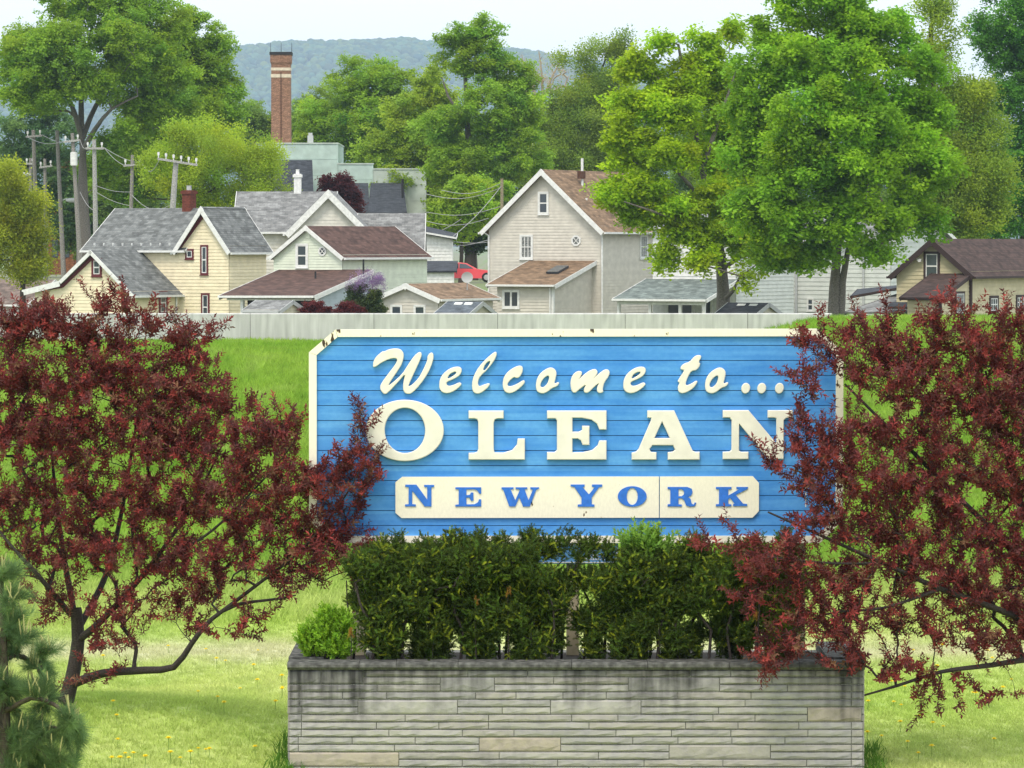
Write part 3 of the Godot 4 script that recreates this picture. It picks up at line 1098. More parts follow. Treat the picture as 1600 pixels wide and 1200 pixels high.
# a clapboard wall: poly is an anticlockwise outline in the plane spanned by right and UP at origin
func siding(mb: Mb, poly_: PackedVector2Array, o: Vector3, right: Vector3, pitch: float, proud := 0.024) -> void:
	var nrm := right.cross(Vector3.UP)
	var lo := 1e9
	var hi := -1e9
	for p in poly_:
		lo = minf(lo, p.y); hi = maxf(hi, p.y)
	if Geometry2D.is_polygon_clockwise(poly_): poly_.reverse()
	var k := int(ceil((hi - lo) / pitch))
	for i in k:
		var a := lo + i * pitch
		var b := a + pitch
		for piece: PackedVector2Array in Geometry2D.intersect_polygons(poly_, PackedVector2Array([Vector2(-99, a), Vector2(99, a), Vector2(99, b), Vector2(-99, b)])):
			if Geometry2D.is_polygon_clockwise(piece): piece.reverse()
			var q := []
			for p in piece: q.append(o + right * p.x + Vector3.UP * p.y + nrm * (0.004 + proud * (1.0 - (p.y - a) / pitch)))
			for t in range(1, q.size() - 1): mb.tri(q[0], q[t], q[t + 1])
			for t in q.size():
				var p0 := piece[t]
				var p1 := piece[(t + 1) % q.size()]
				if absf(p0.y - a) < 0.001 and absf(p1.y - a) < 0.001:
					mb.quad(q[t] - nrm * proud, q[(t + 1) % q.size()] - nrm * proud, q[(t + 1) % q.size()], q[t])

func pv(list: Array) -> PackedVector2Array:
	return PackedVector2Array(list)

func front_wall(outline: Array, v: float, m: Material, pitch := 0.18, called := "wall") -> void:     # outline of [u, y], facing the street at v
	var mb := Mb.new()
	siding(mb, pv(outline), Vector3(0, 0, -v), Vector3.RIGHT, pitch)
	put(called, mb, m, hn)

func side_wall(v0: float, v1: float, y0: float, y1: float, u: float, m: Material, pitch := 0.18, outline := []) -> void:   # facing right, from v0 back to v1
	var mb := Mb.new()
	siding(mb, pv(outline) if outline else pv([Vector2(v0, y0), Vector2(v1, y0), Vector2(v1, y1), Vector2(v0, y1)]), Vector3(u, 0, 0), Vector3(0, 0, -1), pitch)
	put("wall", mb, m, hn)

func hull(u0: float, u1: float, v0: float, v1: float, ye: float, m: Material, yr := -1.0, along := "v") -> void:   # the walls nobody sees close off the house
	var mb := Mb.new()
	var e := 0.02
	u0 += e; u1 -= e; v0 += e; v1 -= e
	mb.box(Vector3((u0 + u1) / 2, ye / 2 - 0.02, -(v0 + v1) / 2), Vector3(u1 - u0, ye, v1 - v0))
	if yr > 0.0:
		if along == "v":
			var um := (u0 + u1) / 2
			for v in [v0, v1]:
				var t := [Vector3(u0, ye - 0.02, -v), Vector3(u1, ye - 0.02, -v), Vector3(um, yr - 0.1, -v)]
				if v == v1: t.reverse()
				mb.tri(t[0], t[1], t[2])
		else:
			var vm := (v0 + v1) / 2
			for u in [u0, u1]:
				var t := [Vector3(u, ye - 0.02, -v0), Vector3(u, ye - 0.02, -v1), Vector3(u, yr - 0.1, -vm)]
				if u == u0: t.reverse()
				mb.tri(t[0], t[1], t[2])
	put("wall", mb, m, hn)

# one sloping sheet of roof: eave a-b (left to right seen from below), ridge d-c above it
func slope(a: Vector3, b: Vector3, c: Vector3, d: Vector3, m: Material, trim: Material, rakes := 3, thick := 0.14, eave := true, board := 0.2) -> MeshInstance3D:
	var nn := (b - a).cross(d - a).normalized()
	if nn.y < 0: nn = -nn
	var mb := Mb.new()
	var t := -nn * thick
	mb.quad(a, b, c, d)
	mb.quad(b + t, a + t, d + t, c + t)
	mb.quad(a + t, b + t, b, a); mb.quad(b + t, c + t, c, b); mb.quad(c + t, d + t, d, c); mb.quad(d + t, a + t, a, d)
	var o := put("roof", mb, m, hn)
	var f := Mb.new()
	var off := -nn * (board * 0.5 - 0.012)
	var along := (b - a).normalized()
	if rakes & 1: f.beam(a + off - along * 0.016, d + off - along * 0.016, 0.03, board, nn)
	if rakes & 2: f.beam(b + off + along * 0.016, c + off + along * 0.016, 0.03, board, nn)
	if rakes & 3: put("rake_board", f, trim, o)
	if eave:
		var g := Mb.new()
		var out := (a - d) - along * (a - d).dot(along)
		out.y = 0
		out = out.normalized()
		g.beam(a + out * 0.05 - Vector3(0, 0.05, 0), b + out * 0.05 - Vector3(0, 0.05, 0), 0.11, 0.11)
		put("gutter", g, trim, o)
	return o

# gable roof with the ridge running back from the street (axis v) over walls u0..u1; eaves at ye, ridge at yr
func gable_v(u0: float, u1: float, v0: float, v1: float, ye: float, yr: float, m: Material, trim: Material, over := 0.3, um := -999.0, board := 0.2) -> void:
	var mid := (u0 + u1) / 2 if um < -900.0 else um
	var kl := (yr - ye) / (mid - u0)
	var kr := (yr - ye) / (u1 - mid)
	var f := -(v0 - over)
	var b := -(v1 + over)
	slope(Vector3(u1 + over, ye - kr * over, f), Vector3(u1 + over, ye - kr * over, b), Vector3(mid, yr, b), Vector3(mid, yr, f), m, trim, 3, 0.14, true, board)
	var o := slope(Vector3(u0 - over, ye - kl * over, b), Vector3(u0 - over, ye - kl * over, f), Vector3(mid, yr, f), Vector3(mid, yr, b), m, trim, 3, 0.14, true, board)
	var mb := Mb.new()                      # plate where the two rake boards meet
	var z := Vector3(0, 0, f + 0.036)
	var a := board * 0.8
	var q := [z + Vector3(mid, yr + 0.03, 0), z + Vector3(mid - a, yr + 0.03 - a * kl, 0), z + Vector3(mid, yr - board * 1.45, 0), z + Vector3(mid + a, yr + 0.03 - a * kr, 0)]
	mb.quad(q[0], q[1], q[2], q[3])
	for i in 4: mb.quad(q[i], q[i] - Vector3(0, 0, 0.05), q[(i + 1) % 4] - Vector3(0, 0, 0.05), q[(i + 1) % 4])
	put("apex_board", mb, trim, o)

# gable roof with the ridge parallel to the street
func gable_u(u0: float, u1: float, v0: float, v1: float, ye: float, yr: float, m: Material, trim: Material, over := 0.3, rakes := 3) -> void:
	var mid := (v0 + v1) / 2
	var k := (yr - ye) / (mid - v0)
	slope(Vector3(u0 - over, ye - k * over, -(v0 - over)), Vector3(u1 + over, ye - k * over, -(v0 - over)), Vector3(u1 + over, yr, -mid), Vector3(u0 - over, yr, -mid), m, trim, rakes)
	slope(Vector3(u1 + over, ye - k * over, -(v1 + over)), Vector3(u0 - over, ye - k * over, -(v1 + over)), Vector3(u0 - over, yr, -mid), Vector3(u1 + over, yr, -mid), m, trim, rakes)

# a window: casing (the part itself), panes, sash bars; centre in the wall's plane
func window(side: bool, at_: float, plane: float, yc: float, w: float, h: float, casing: Material, sash: Material, style := "double", pane: Material = null, board := 0.09) -> void:
	var c := Vector3(plane, yc, -at_) if side else Vector3(at_, yc, -plane)
	var r := Vector3(0, 0, -1) if side else Vector3.RIGHT
	var nrm := r.cross(Vector3.UP)
	var b := Basis(r, Vector3.UP, nrm)
	var mb := Mb.new()
	for s in [-1, 1]:
		mb.box(c + r * s * (w / 2 + board / 2) + nrm * 0.03, Vector3(board, h + 2 * board, 0.075), b)
		mb.box(c + Vector3.UP * s * (h / 2 + board / 2) + nrm * 0.032, Vector3(w, board, 0.085), b)
	mb.box(c - Vector3.UP * (h / 2 + board + 0.02) + nrm * 0.05, Vector3(w + 2 * board + 0.06, 0.04, 0.12), b)
	var o := put("window", mb, casing, hn)
	mb = Mb.new()
	mb.box(c + nrm * 0.026, Vector3(w - 0.002, h - 0.002, 0.02), b)
	put("pane", mb, M.glass if pane == null else pane, o)
	mb = Mb.new()
	var e := 0.045
	var z := nrm * 0.045
	for s in [-1, 1]:
		mb.box(c + r * s * (w / 2 - e / 2) + z, Vector3(e, h - 0.002, 0.03), b)
		mb.box(c + Vector3.UP * s * (h / 2 - e / 2) + z, Vector3(w - 2 * e, e, 0.03), b)
	if style == "double": mb.box(c + z, Vector3(w - 2 * e, 0.07, 0.036), b)
	if style == "pair": mb.box(c + z, Vector3(0.11, h - 2 * e, 0.04), b)
	if style == "grid":
		mb.box(c + z, Vector3(w - 2 * e, 0.05, 0.036), b)
		for s in [-1, 1]: mb.box(c + r * s * w / 6 + z, Vector3(0.04, h - 2 * e, 0.03), b)
	put("sash", mb, sash, o)

func ring_window(side: bool, at_: float, plane: float, yc: float, rad: float, casing: Material, pane: Material, sides := 20) -> void:
	var c := Vector3(plane, yc, -at_) if side else Vector3(at_, yc, -plane)
	var r := Vector3(0, 0, -1) if side else Vector3.RIGHT
	var nrm := r.cross(Vector3.UP)
	var mb := Mb.new()
	var pts := []
	for i in sides:
		var a := TAU * (i + 0.5) / sides
		pts.append(r * cos(a) + Vector3.UP * sin(a))
	for i in sides:
		var p: Vector3 = pts[i]
		var q: Vector3 = pts[(i + 1) % sides]
		var f := nrm * 0.07
		mb.quad(c + p * rad * 0.68 + f, c + p * rad + f, c + q * rad + f, c + q * rad * 0.68 + f)
		mb.quad(c + p * rad, c + q * rad, c + q * rad + f, c + p * rad + f)
		mb.quad(c + q * rad * 0.68, c + p * rad * 0.68, c + p * rad * 0.68 + f, c + q * rad * 0.68 + f)
	var o := put("round_window", mb, casing, hn)
	mb = Mb.new()
	for i in sides: mb.tri(c + nrm * 0.035, c + pts[i] * rad * 0.69 + nrm * 0.035, c + pts[(i + 1) % sides] * rad * 0.69 + nrm * 0.035)
	put("pane", mb, pane, o)
	mb = Mb.new()
	mb.beam(c + (r + Vector3.UP) * rad * 0.47 + nrm * 0.05, c - (r + Vector3.UP) * rad * 0.47 + nrm * 0.05, 0.035, 0.03, nrm)
	mb.beam(c + (r - Vector3.UP) * rad * 0.47 + nrm * 0.056, c - (r - Vector3.UP) * rad * 0.47 + nrm * 0.056, 0.035, 0.03, nrm)
	put("sash", mb, casing, o)

func post_at(called: String, u: float, v: float, y0: float, y1: float, w: float, m: Material) -> void:
	var mb := Mb.new()
	mb.box(Vector3(u, (y0 + y1) / 2, -v), Vector3(w, y1 - y0, w))
	put(called, mb, m, hn)

func pipe(called: String, pts: Array, r: float, m: Material) -> void:
	var mb := Mb.new()
	var rs := []
	for p in pts: rs.append(r)
	mb.tube(pts, rs, 8, true)
	put(called, mb, m, hn)

func chimney(c: Vector3, w: float, y0: float, y1: float, m: Material, cap: Material) -> void:
	var mb := Mb.new()
	mb.box(Vector3(c.x, (y0 + y1) / 2, c.z), Vector3(w, y1 - y0, w))
	mb.box(Vector3(c.x, y1 - 0.12, c.z), Vector3(w + 0.12, 0.16, w + 0.12))
	var o := put("chimney", mb, m, hn)
	mb = Mb.new()
	mb.tube([Vector3(c.x, y1 - 0.02, c.z), Vector3(c.x, y1 + 0.22, c.z), Vector3(c.x, y1 + 0.26, c.z)], [w * 0.27, w * 0.24, w * 0.3], 10, true)
	put("chimney_pot", mb, cap, o)

func corner(u: float, v: float, y0: float, y1: float, m: Material) -> void:
	post_at("corner_board", u, v, y0, y1, 0.14, m)

func houses() -> void:
	# ---- yellow house with slate-grey roofs, left
	house("yellow_house", "pale yellow house with grey shingle roofs, maroon window trim and a tall narrow window", "house", 208, 205)
	var y: Material = M.yellow
	var w: Material = M.white
	var g: Material = M.grey_roof
	var mr: Material = M.maroon
	var ul := U(55)
	var um := U(147)
	var uk := U(98)
	var ye := Y(455)
	var yr := Y(391, um)
	var yk := Y(439, uk)
	var yl := Y(450, ul)
	var v1 := V(280)
	front_wall([Vector2(ul, 0), Vector2(0, 0), Vector2(0, ye), Vector2(um, yr - 0.1), Vector2(uk, yk - 0.1), Vector2(ul, yl)], 0, y)
	side_wall(0, v1, 0, ye, 0, y)
	var k := (yr - ye) / -um
	slope(Vector3(0.28, ye - k * 0.28, 0.3), Vector3(0.28, ye - k * 0.28, -v1), Vector3(um, yr, -v1), Vector3(um, yr, 0.3), g, w, 1)
	slope(Vector3(uk, yk, -v1), Vector3(uk, yk, 0.3), Vector3(um, yr, 0.3), Vector3(um, yr, -v1), g, w, 2, 0.14, false)
	slope(Vector3(U(42), Y(453, ul), -v1), Vector3(U(42), Y(453, ul), 0.3), Vector3(uk, yk, 0.3), Vector3(uk, yk, -v1), g, w, 2, 0.14, true, 0.3)
	var mb := Mb.new()                      # maroon frieze under the rakes
	for e in [[Vector3(0, ye - 0.14, 0.05), Vector3(um, yr - 0.3, 0.05)], [Vector3(um, yr - 0.3, 0.05), Vector3(uk, yk - 0.26, 0.05)], [Vector3(uk, yk - 0.26, 0.05), Vector3(ul, yl - 0.12, 0.05)]]:
		mb.beam(e[0], e[1], 0.05, 0.22, Vector3(0, 0, 1).cross((e[1] - e[0]).normalized()))
	put("frieze", mb, mr, hn)
	window(false, U(152), 0, Y(418), 0.4, 0.72, mr, w, "double", null, 0.13)
	window(true, V(254), 0, Y(474), 0.5, 1.0, mr, w, "double", null, 0.13)
	pipe("downspout", [Vector3(0.07, ye - 0.1, -v1 + 0.35), Vector3(0.07, 0, -v1 + 0.35)], 0.05, w)
	hull(ul, 0, 0, v1, minf(ye, yl), y)
	# main body behind it
	var ua := 0.0
	var ub := U(358, v1)
	var ye2 := Y(384, ub, v1)
	var yr2 := Y(323, (ua + ub) / 2, v1)
	front_wall([Vector2(ua, 0), Vector2(ub, 0), Vector2(ub, ye2), Vector2((ua + ub) / 2, yr2 - 0.12), Vector2(ua, ye2)], v1, y)
	var v2 := V(416, ub)
	side_wall(v1, v2, 0, ye2, ub, y)
	gable_v(ua, ub, v1, v2, ye2, yr2, g, w, 0.28, -999.0, 0.24)
	mb = Mb.new()
	for e in [[ua, -1], [ub, 1]]:
		var a := Vector3(e[0] + e[1] * 0.05, ye2 - 0.22, -v1 + 0.05)
		var b := Vector3((ua + ub) / 2, yr2 - 0.45, -v1 + 0.05)
		mb.beam(a, b, 0.05, 0.2, Vector3(0, 0, 1).cross((b - a).normalized()))
	put("frieze", mb, mr, hn)
	hull(ua, ub, v1, v2, ye2, y, yr2)
	window(false, U(297, v1), v1, Y(397, 1, v1), 0.33, 0.36, mr, w, "plain", null, 0.1)
	window(false, U(320, v1), v1, Y(406, 2, v1), 0.3, 1.4, mr, w, "double", null, 0.1)
	window(false, U(321.5, v1), v1, Y(480, 2, v1), 0.34, 1.3, mr, w, "double", null, 0.1)
	var uw := U(136, v1)
	front_wall([Vector2(uw, 0), Vector2(ua, 0), Vector2(ua, ye2 - 0.2), Vector2(uw, ye2 - 0.2)], v1 + 0.02, y)
	gable_u(uw, ua + 0.3, v1 + 0.02, v1 + 6.0, ye2 - 0.08, yr2 - 0.03, g, w, 0.25)
	hull(uw, ua, v1 + 0.02, v1 + 6.0, ye2 - 0.1, y, yr2 - 0.05, "u")
	mb = Mb.new()
	for i in 9: mb.box(Vector3(uw + 0.6 + i * 0.62, ye2 + 0.08, -v1 + 0.1), Vector3(0.03, 0.14, 0.12))
	put("snow_guard", mb, w, hn)
	var cv := v1 + 3.0
	chimney(Vector3(U(296, cv), 0, -cv), 0.55, yr2 - 0.6, Y(297, 1, cv), M.brick, M.grey_metal)

	# ---- light green house with brown roofs
	house("light_green_house", "light green house with brown shingle roof and a small round window in its gable", "house", 535, 200)
	var br: Material = M.brown_roof
	var lg: Material = M.light_green
	ul = U(428)
	ye = Y(398)
	yr = Y(353, ul / 2)
	front_wall([Vector2(ul, 0), Vector2(0, 0), Vector2(0, ye), Vector2(ul / 2, yr - 0.1), Vector2(ul, ye)], 0, lg, 0.14)
	var v9 := V(667)
	side_wall(0, v9, 0, ye, 0, lg, 0.14)
	gable_v(ul, 0, 0, v9, ye, yr, br, w, 0.22)
	hull(ul, 0, 0, v9, ye, lg, yr)
	window(false, U(472.5), 0, Y(399.5), 0.56, 1.05, w, w, "double", null, 0.1)
	ring_window(false, U(504.5), 0, Y(392.6), 0.24, w, M.glass)
	mb = Mb.new()
	mb.box(Vector3(U(482), Y(367), 0.03), Vector3(0.24, 0.36, 0.04))
	put("vent", mb, lg, hn)
	# its low front roof
	var vf := V(491, U(583))
	var ur := U(583)
	var ul2 := U(342, vf)
	slope(Vector3(ul2, Y(462, ul2, vf), -vf), Vector3(ur, Y(462, ur, vf), -vf), Vector3(ur, Y(421, ur, 0), -0.02), Vector3(ul2, Y(421, ul2, 0), -0.02), br, w, 3, 0.14, true, 0.24)
	side_wall(0, 0, 0, 0, ur - 0.2, M.blue_grey, 0.14, [Vector2(vf + 0.3, 0), Vector2(0, 0), Vector2(0, Y(425, ur, 0)), Vector2(vf + 0.3, Y(466, ur, vf))])
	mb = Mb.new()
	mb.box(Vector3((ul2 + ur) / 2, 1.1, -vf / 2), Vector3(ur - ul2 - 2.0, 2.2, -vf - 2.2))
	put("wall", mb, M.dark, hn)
	for px in [373.0, 408.0, 440.0, 488.0]: post_at("porch_post", U(px, vf), vf + 0.35, 0, Y(464, -3, vf), 0.16, w)
	mb = Mb.new()
	mb.box(Vector3((ul2 + ur) / 2, Y(466, -3, vf), -vf - 0.35), Vector3(ur - ul2 - 0.6, 0.2, 0.14))
	put("porch_beam", mb, w, hn)
	pipe("vent_pipe", [Vector3(U(568, -3.0), Y(428, 0, -3), 3.0), Vector3(U(568, -3.0), Y(405, 0, -3), 3.0)], 0.05, M.dark)
	pipe("vent_pipe", [Vector3(U(493, -3.4), Y(435, 0, -3), 3.4), Vector3(U(493, -3.4), Y(424, 0, -3), 3.4)], 0.05, M.dark)

	# ---- grey-roofed house behind
	house("grey_roofed_house", "beige house with weathered grey roofs, wide white rake boards and a white chimney", "house", 572, 222, "", 0.0)
	var be: Material = M.beige_light
	ul = U(455)
	ye = Y(356)
	yr = Y(297, ul / 2)
	front_wall([Vector2(ul, 0), Vector2(0, 0), Vector2(0, ye), Vector2(ul / 2, yr - 0.1), Vector2(ul, ye)], 0, be, 0.2)
	v9 = 9.0
	side_wall(0, v9, 0, ye, 0, be, 0.2)
	gable_v(ul, 0, 0, v9, ye, yr, M.old_roof, w, 0.35, -999.0, 0.34)
	hull(ul, 0, 0, v9, ye, be, yr)
	var wl := U(372, 1.0)
	front_wall([Vector2(wl, 0), Vector2(ul, 0), Vector2(ul, ye - 0.1), Vector2(wl, ye - 0.1)], 1.0, be, 0.2)
	gable_u(wl, ul / 2, 1.0, 8.0, ye - 0.05, yr - 0.02, M.old_roof, w, 0.3, 1)
	hull(wl, ul, 1.0, 8.0, ye - 0.1, be, yr - 0.1, "u")
	var re := U(657, 5.0)
	front_wall([Vector2(0, 0), Vector2(re, 0), Vector2(re, Y(386, re, 5)), Vector2(0, Y(386, re, 5))], 5.0, be, 0.2)
	gable_u(-0.5, re, 5.0, 10.0, Y(386, re, 5), Y(333, re, 7.5), M.old_roof, w, 0.25, 2)
	hull(0, re, 5.0, 10.0, Y(387, re, 5), be, Y(335, re, 7.5), "u")
	chimney(Vector3(U(465.5, 4.5), 0, -4.5), 0.42, yr - 0.8, Y(272, 0, 4.5), w, w)

	# ---- large beige house
	house("beige_house", "tall beige clapboard house with tan roof, attic window and lean-to", "house", 939, 219)
	var bg: Material = M.beige
	var tan: Material = M.tan_roof
	ul = U(764)
	ye = Y(353)
	yr = Y(265, ul / 2)
	front_wall([Vector2(ul, 0), Vector2(0, 0), Vector2(0, ye), Vector2(ul / 2, yr - 0.12), Vector2(ul, ye)], 0, bg, 0.17)
	v9 = 9.5
	side_wall(0, v9, 0, ye, 0, bg, 0.17)
	gable_v(ul, 0, 0, v9, ye, yr, tan, w, 0.4, -999.0, 0.26)
	hull(ul, 0, 0, v9, ye, bg, yr)
	window(false, U(849.4), 0, Y(317), 0.52, 1.12, w, w)
	window(false, U(823), 0, Y(386), 0.68, 1.22, w, w, "grid", M.curtain)
	ring_window(false, U(900.6), 0, Y(376), 0.32, w, M.curtain, 8)
	window(true, V(1005), 0, Y(385.5, 0, 4), 0.75, 1.22, w, w, "grid", M.curtain)
	pipe("downspout", [Vector3(ul - 0.3, Y(361), 0.35), Vector3(ul + 0.02, Y(368), 0.06), Vector3(ul + 0.02, 0, 0.06)], 0.06, w)
	pipe("downspout", [Vector3(0.3, Y(361), 0.1), Vector3(0.07, Y(369), 0.0), Vector3(0.07, 0, 0.0)], 0.06, w)
	pipe("flue_pipe", [Vector3(ul / 2 + 1.0, yr - 1.3, -2.6), Vector3(ul / 2 + 1.0, Y(247, 0, 3), -2.6)], 0.075, w)
	pipe("roof_vent", [Vector3(ul / 2 + 0.95, Y(279, 0, 3), -2.6), Vector3(ul / 2 + 0.95, Y(275, 0, 3), -2.6), Vector3(ul / 2 + 0.95, Y(272, 0, 3), -2.6), Vector3(ul / 2 + 0.95, Y(267, 0, 3), -2.6)], 0.24, M.rust)
	pipe("vent_pipe", [Vector3(U(916, 1.4), Y(324), -1.4), Vector3(U(916, 1.4), Y(309), -1.4)], 0.06, w)
	vf = V(864, U(925))
	ur = U(925)
	ul2 = U(777, vf)
	ye = Y(447, ur, vf)
	front_wall([Vector2(ul2, 0), Vector2(ur, 0), Vector2(ur, ye), Vector2(ul2, ye)], vf, bg, 0.17)
	side_wall(0, 0, 0, 0, ur, bg, 0.17, [Vector2(vf, 0), Vector2(0, 0), Vector2(0, Y(411, ur, 0)), Vector2(vf, ye)])
	var e0 := Y(445, ur, vf - 0.35)
	slope(Vector3(ul2 - 0.5, e0, -vf + 0.35), Vector3(ur + 0.3, e0, -vf + 0.35), Vector3(ur + 0.3, Y(407, ur, 0), -0.01), Vector3(ul2 - 0.5, Y(407, ur, 0), -0.01), tan, w, 3, 0.14, true, 0.24)
	mb = Mb.new()
	mb.box(Vector3((ul2 + ur) / 2, ye / 2 - 0.05, -vf / 2), Vector3(ur - ul2 - 0.04, ye - 0.1, -vf - 0.04))
	put("wall", mb, bg, hn)
	window(false, U(799, vf), vf, Y(467.5, -2, vf), 0.92, 0.86, w, w, "pair")
	corner(ur + 0.0, vf + 0.0, 0, ye, w)
	pipe("downspout", [Vector3(ur - 0.12, ye, -vf + 0.12), Vector3(ur - 0.12, 0, -vf + 0.12)], 0.05, w)
	mb = Mb.new()                     # dark roof light
	var sl := (Y(407, ur, 0) - e0) / (-vf + 0.35)
	var cz := vf * 0.48
	mb.box(Vector3(U(871, cz), Y(407, ur, 0) + sl * cz + 0.09, -cz), Vector3(0.75, 0.12, 1.3), Basis(Vector3.RIGHT, atan(sl)))
	put("roof_light", mb, M.glass, hn)

	# ---- garage in front of it
	house("garage", "low beige garage with tan roof and two small white windows", "garage", 685, 196)
	ul = U(592)
	ye = Y(464)
	yr = Y(443, ul / 2)
	front_wall([Vector2(ul, 0), Vector2(0, 0), Vector2(0, ye), Vector2(ul / 2, yr - 0.1), Vector2(ul, ye)], 0, bg, 0.17)
	v9 = V(770)
	side_wall(0, v9, 0, ye, 0, bg, 0.17)
	gable_v(ul, 0, 0, v9, ye, yr, tan, w, 0.3, -999.0, 0.24)
	hull(ul, 0, 0, v9, ye, bg, yr)
	window(false, U(620), 0, Y(485), 0.56, 0.4, w, w, "plain", null, 0.07)
	window(false, U(656.5), 0, Y(485), 0.56, 0.4, w, w, "plain", null, 0.07)

	# ---- three sheds along the flood wall
	shed("blue_roofed_shed", "small beige shed with blue-grey roof and two pale roof vents beside the garage", 731, 186, 682, 772, 489, 471, M.slate_blue, M.beige_pale, true)
	shed("grey_roofed_shed", "small cream shed with weathered grey shingle roof before the light green house", 435, 186, 383, 475, 484, 469, M.old_roof, M.yellow_pale, false)
	shed("dark_roofed_shed", "small dark-roofed beige shed with two roof vents at the lime maple's foot", 1179, 186, 1120, 1219, 490, 473, M.slate, M.beige_pale, true)

	# ---- white house with the green-grey porch
	house("white_porch_house", "white house half hidden by a tree, with a green-grey porch roof on white posts", "house", 1150, 207)
	ul = U(1020)
	front_wall([Vector2(ul, 0), Vector2(0, 0), Vector2(0, Y(352)), Vector2(ul, Y(352))], 0, w, 0.25)
	side_wall(0, 7.0, 0, Y(352), 0, M.pale_grey, 0.2)
	gable_u(ul, 0, 0, 7.0, Y(352), Y(318, 0, 3.5), M.old_roof, w, 0.3)
	hull(ul, 0, 0, 7.0, Y(353), w, Y(320, 0, 3.5), "u")
	vf = V(1103, 0.15)
	ul2 = U(957, vf)
	ye = Y(468, 0, vf)
	var yt := Y(436)
	slope(Vector3(ul2, ye, -vf), Vector3(0.15, ye, -vf), Vector3(0.15, yt, -0.03), Vector3(ul2, yt, -0.03), M.green_grey_roof, w, 3, 0.12, true, 0.2)
	for px in [967.0, 1016.0, 1063.0, 1100.0]: post_at("porch_post", U(px, vf + 0.3), vf + 0.3, 0, ye - 0.08, 0.15, w)
	mb = Mb.new()
	mb.box(Vector3((ul2 + 0.15) / 2, ye - 0.2, -vf - 0.3), Vector3(-ul2 - 0.2, 0.2, 0.12))
	put("porch_beam", mb, w, hn)
	window(false, U(1063), 0.0, Y(482), 1.5, 1.5, w, w, "pair", null, 0.12)
	window(false, U(1105), 0.0, Y(482), 0.5, 0.9, w, w, "plain", null, 0.08)

	# ---- long pale grey building behind the big tree
	house("pale_grey_house", "long pale grey clapboard building with dark downspouts behind the big tree trunks", "house", 1392, 214)
	ul = U(1188)
	front_wall([Vector2(ul, 0), Vector2(0, 0), Vector2(0, Y(372)), Vector2(ul, Y(372))], 0, M.pale_grey, 0.24)
	side_wall(0, 8.0, 0, Y(372), 0, M.pale_grey, 0.24)
	gable_u(ul, 0, 0, 8.0, Y(371), Y(328, 0, 4), M.old_roof, w, 0.35)
	hull(ul, 0, 0, 8.0, Y(373), M.pale_grey, Y(330, 0, 4), "u")
	window(false, U(1266.5), 0, Y(477), 0.32, 0.62, w, w, "double", null, 0.05)
	for e in [[1226.0, 0.13, M.dark], [1350.0, 0.06, M.grey_metal], [1245.0, 0.07, M.grey_metal]]:
		pipe("downspout", [Vector3(U(e[0]), Y(374), 0.1), Vector3(U(e[0]), 0, 0.1)], e[1], e[2])

	# ---- yellow house on the right
	house("ochre_house", "ochre clapboard house with dark brown roof, dark trim and a lean-to under its gable window", "house", 1517, 190)
	var oc: Material = M.ochre
	var db: Material = M.dark_trim
	ul = U(1401)
	ye = Y(424)
	yr = Y(373, ul / 2)
	front_wall([Vector2(ul, 0), Vector2(0, 0), Vector2(0, ye), Vector2(ul / 2, yr - 0.1), Vector2(ul, ye)], 0, oc, 0.19)
	side_wall(0, 12.0, 0, ye, 0, oc, 0.19)
	gable_v(ul, 0, 0, 12.0, ye, yr, M.brown_roof2, db, 0.32, -999.0, 0.26)
	hull(ul, 0, 0, 12.0, ye, oc, yr)
	window(false, U(1456), 0, Y(416), 0.62, 1.2, db, w, "double", null, 0.12)
	vf = V(1470, U(1516))
	ur = U(1515)
	ul2 = U(1418, vf)
	ye = Y(467, ur, vf)
	front_wall([Vector2(ul2, 0), Vector2(ur, 0), Vector2(ur, ye), Vector2(ul2, ye)], vf, oc, 0.19)
	side_wall(0, 0, 0, 0, ur - 0.02, oc, 0.19, [Vector2(vf, 0), Vector2(0, 0), Vector2(0, Y(432, ur, 0)), Vector2(vf, ye)])
	e0 = Y(465, ur, vf - 0.25)
	slope(Vector3(ul2 - 0.3, e0, -vf + 0.25), Vector3(ur + 0.12, e0, -vf + 0.25), Vector3(ur + 0.12, Y(427, ur, 0), -0.01), Vector3(ul2 - 0.3, Y(427, ur, 0), -0.01), M.brown_roof2, db, 3, 0.14, true, 0.2)
	mb = Mb.new()
	mb.box(Vector3((ul2 + ur) / 2, ye / 2 - 0.05, -vf / 2), Vector3(ur - ul2 - 0.08, ye - 0.1, -vf - 0.04))
	put("wall", mb, oc, hn)
	window(true, V(1499, ur), ur, Y(474, 0, -1.5), 0.9, 0.95, db, w, "plain", M.curtain, 0.1)
	window(true, V(1552), 0, Y(476, 0, 2), 0.85, 0.62, db, w, "grid", null, 0.13)
	window(true, V(1593), 0, Y(473, 0, 4.5), 0.8, 0.5, db, w, "grid", null, 0.13)
	corner(0.0, 0.0, 0, Y(426), db)
	corner(ur, vf, 0, ye, db)
	mb = Mb.new()
	mb.box(Vector3(U(1436), Y(406), 0.1), Vector3(0.12, 0.1, 0.18))
	mb.box(Vector3(U(1439), Y(407), 0.2), Vector3(0.16, 0.14, 0.08))
	put("floodlight", mb, w, hn)
	# grey lean-tos at its left
	var lv := -1.4
	var la := U(1320, lv)
	var lb := U(1420, lv)
	slope(Vector3(la, Y(487, la, lv), -lv), Vector3(lb, Y(488, lb, lv), -lv), Vector3(lb, Y(455, lb, 3), -3.0), Vector3(la + 1.0, Y(458, lb, 3), -3.0), M.old_roof, db, 3, 0.1, false)
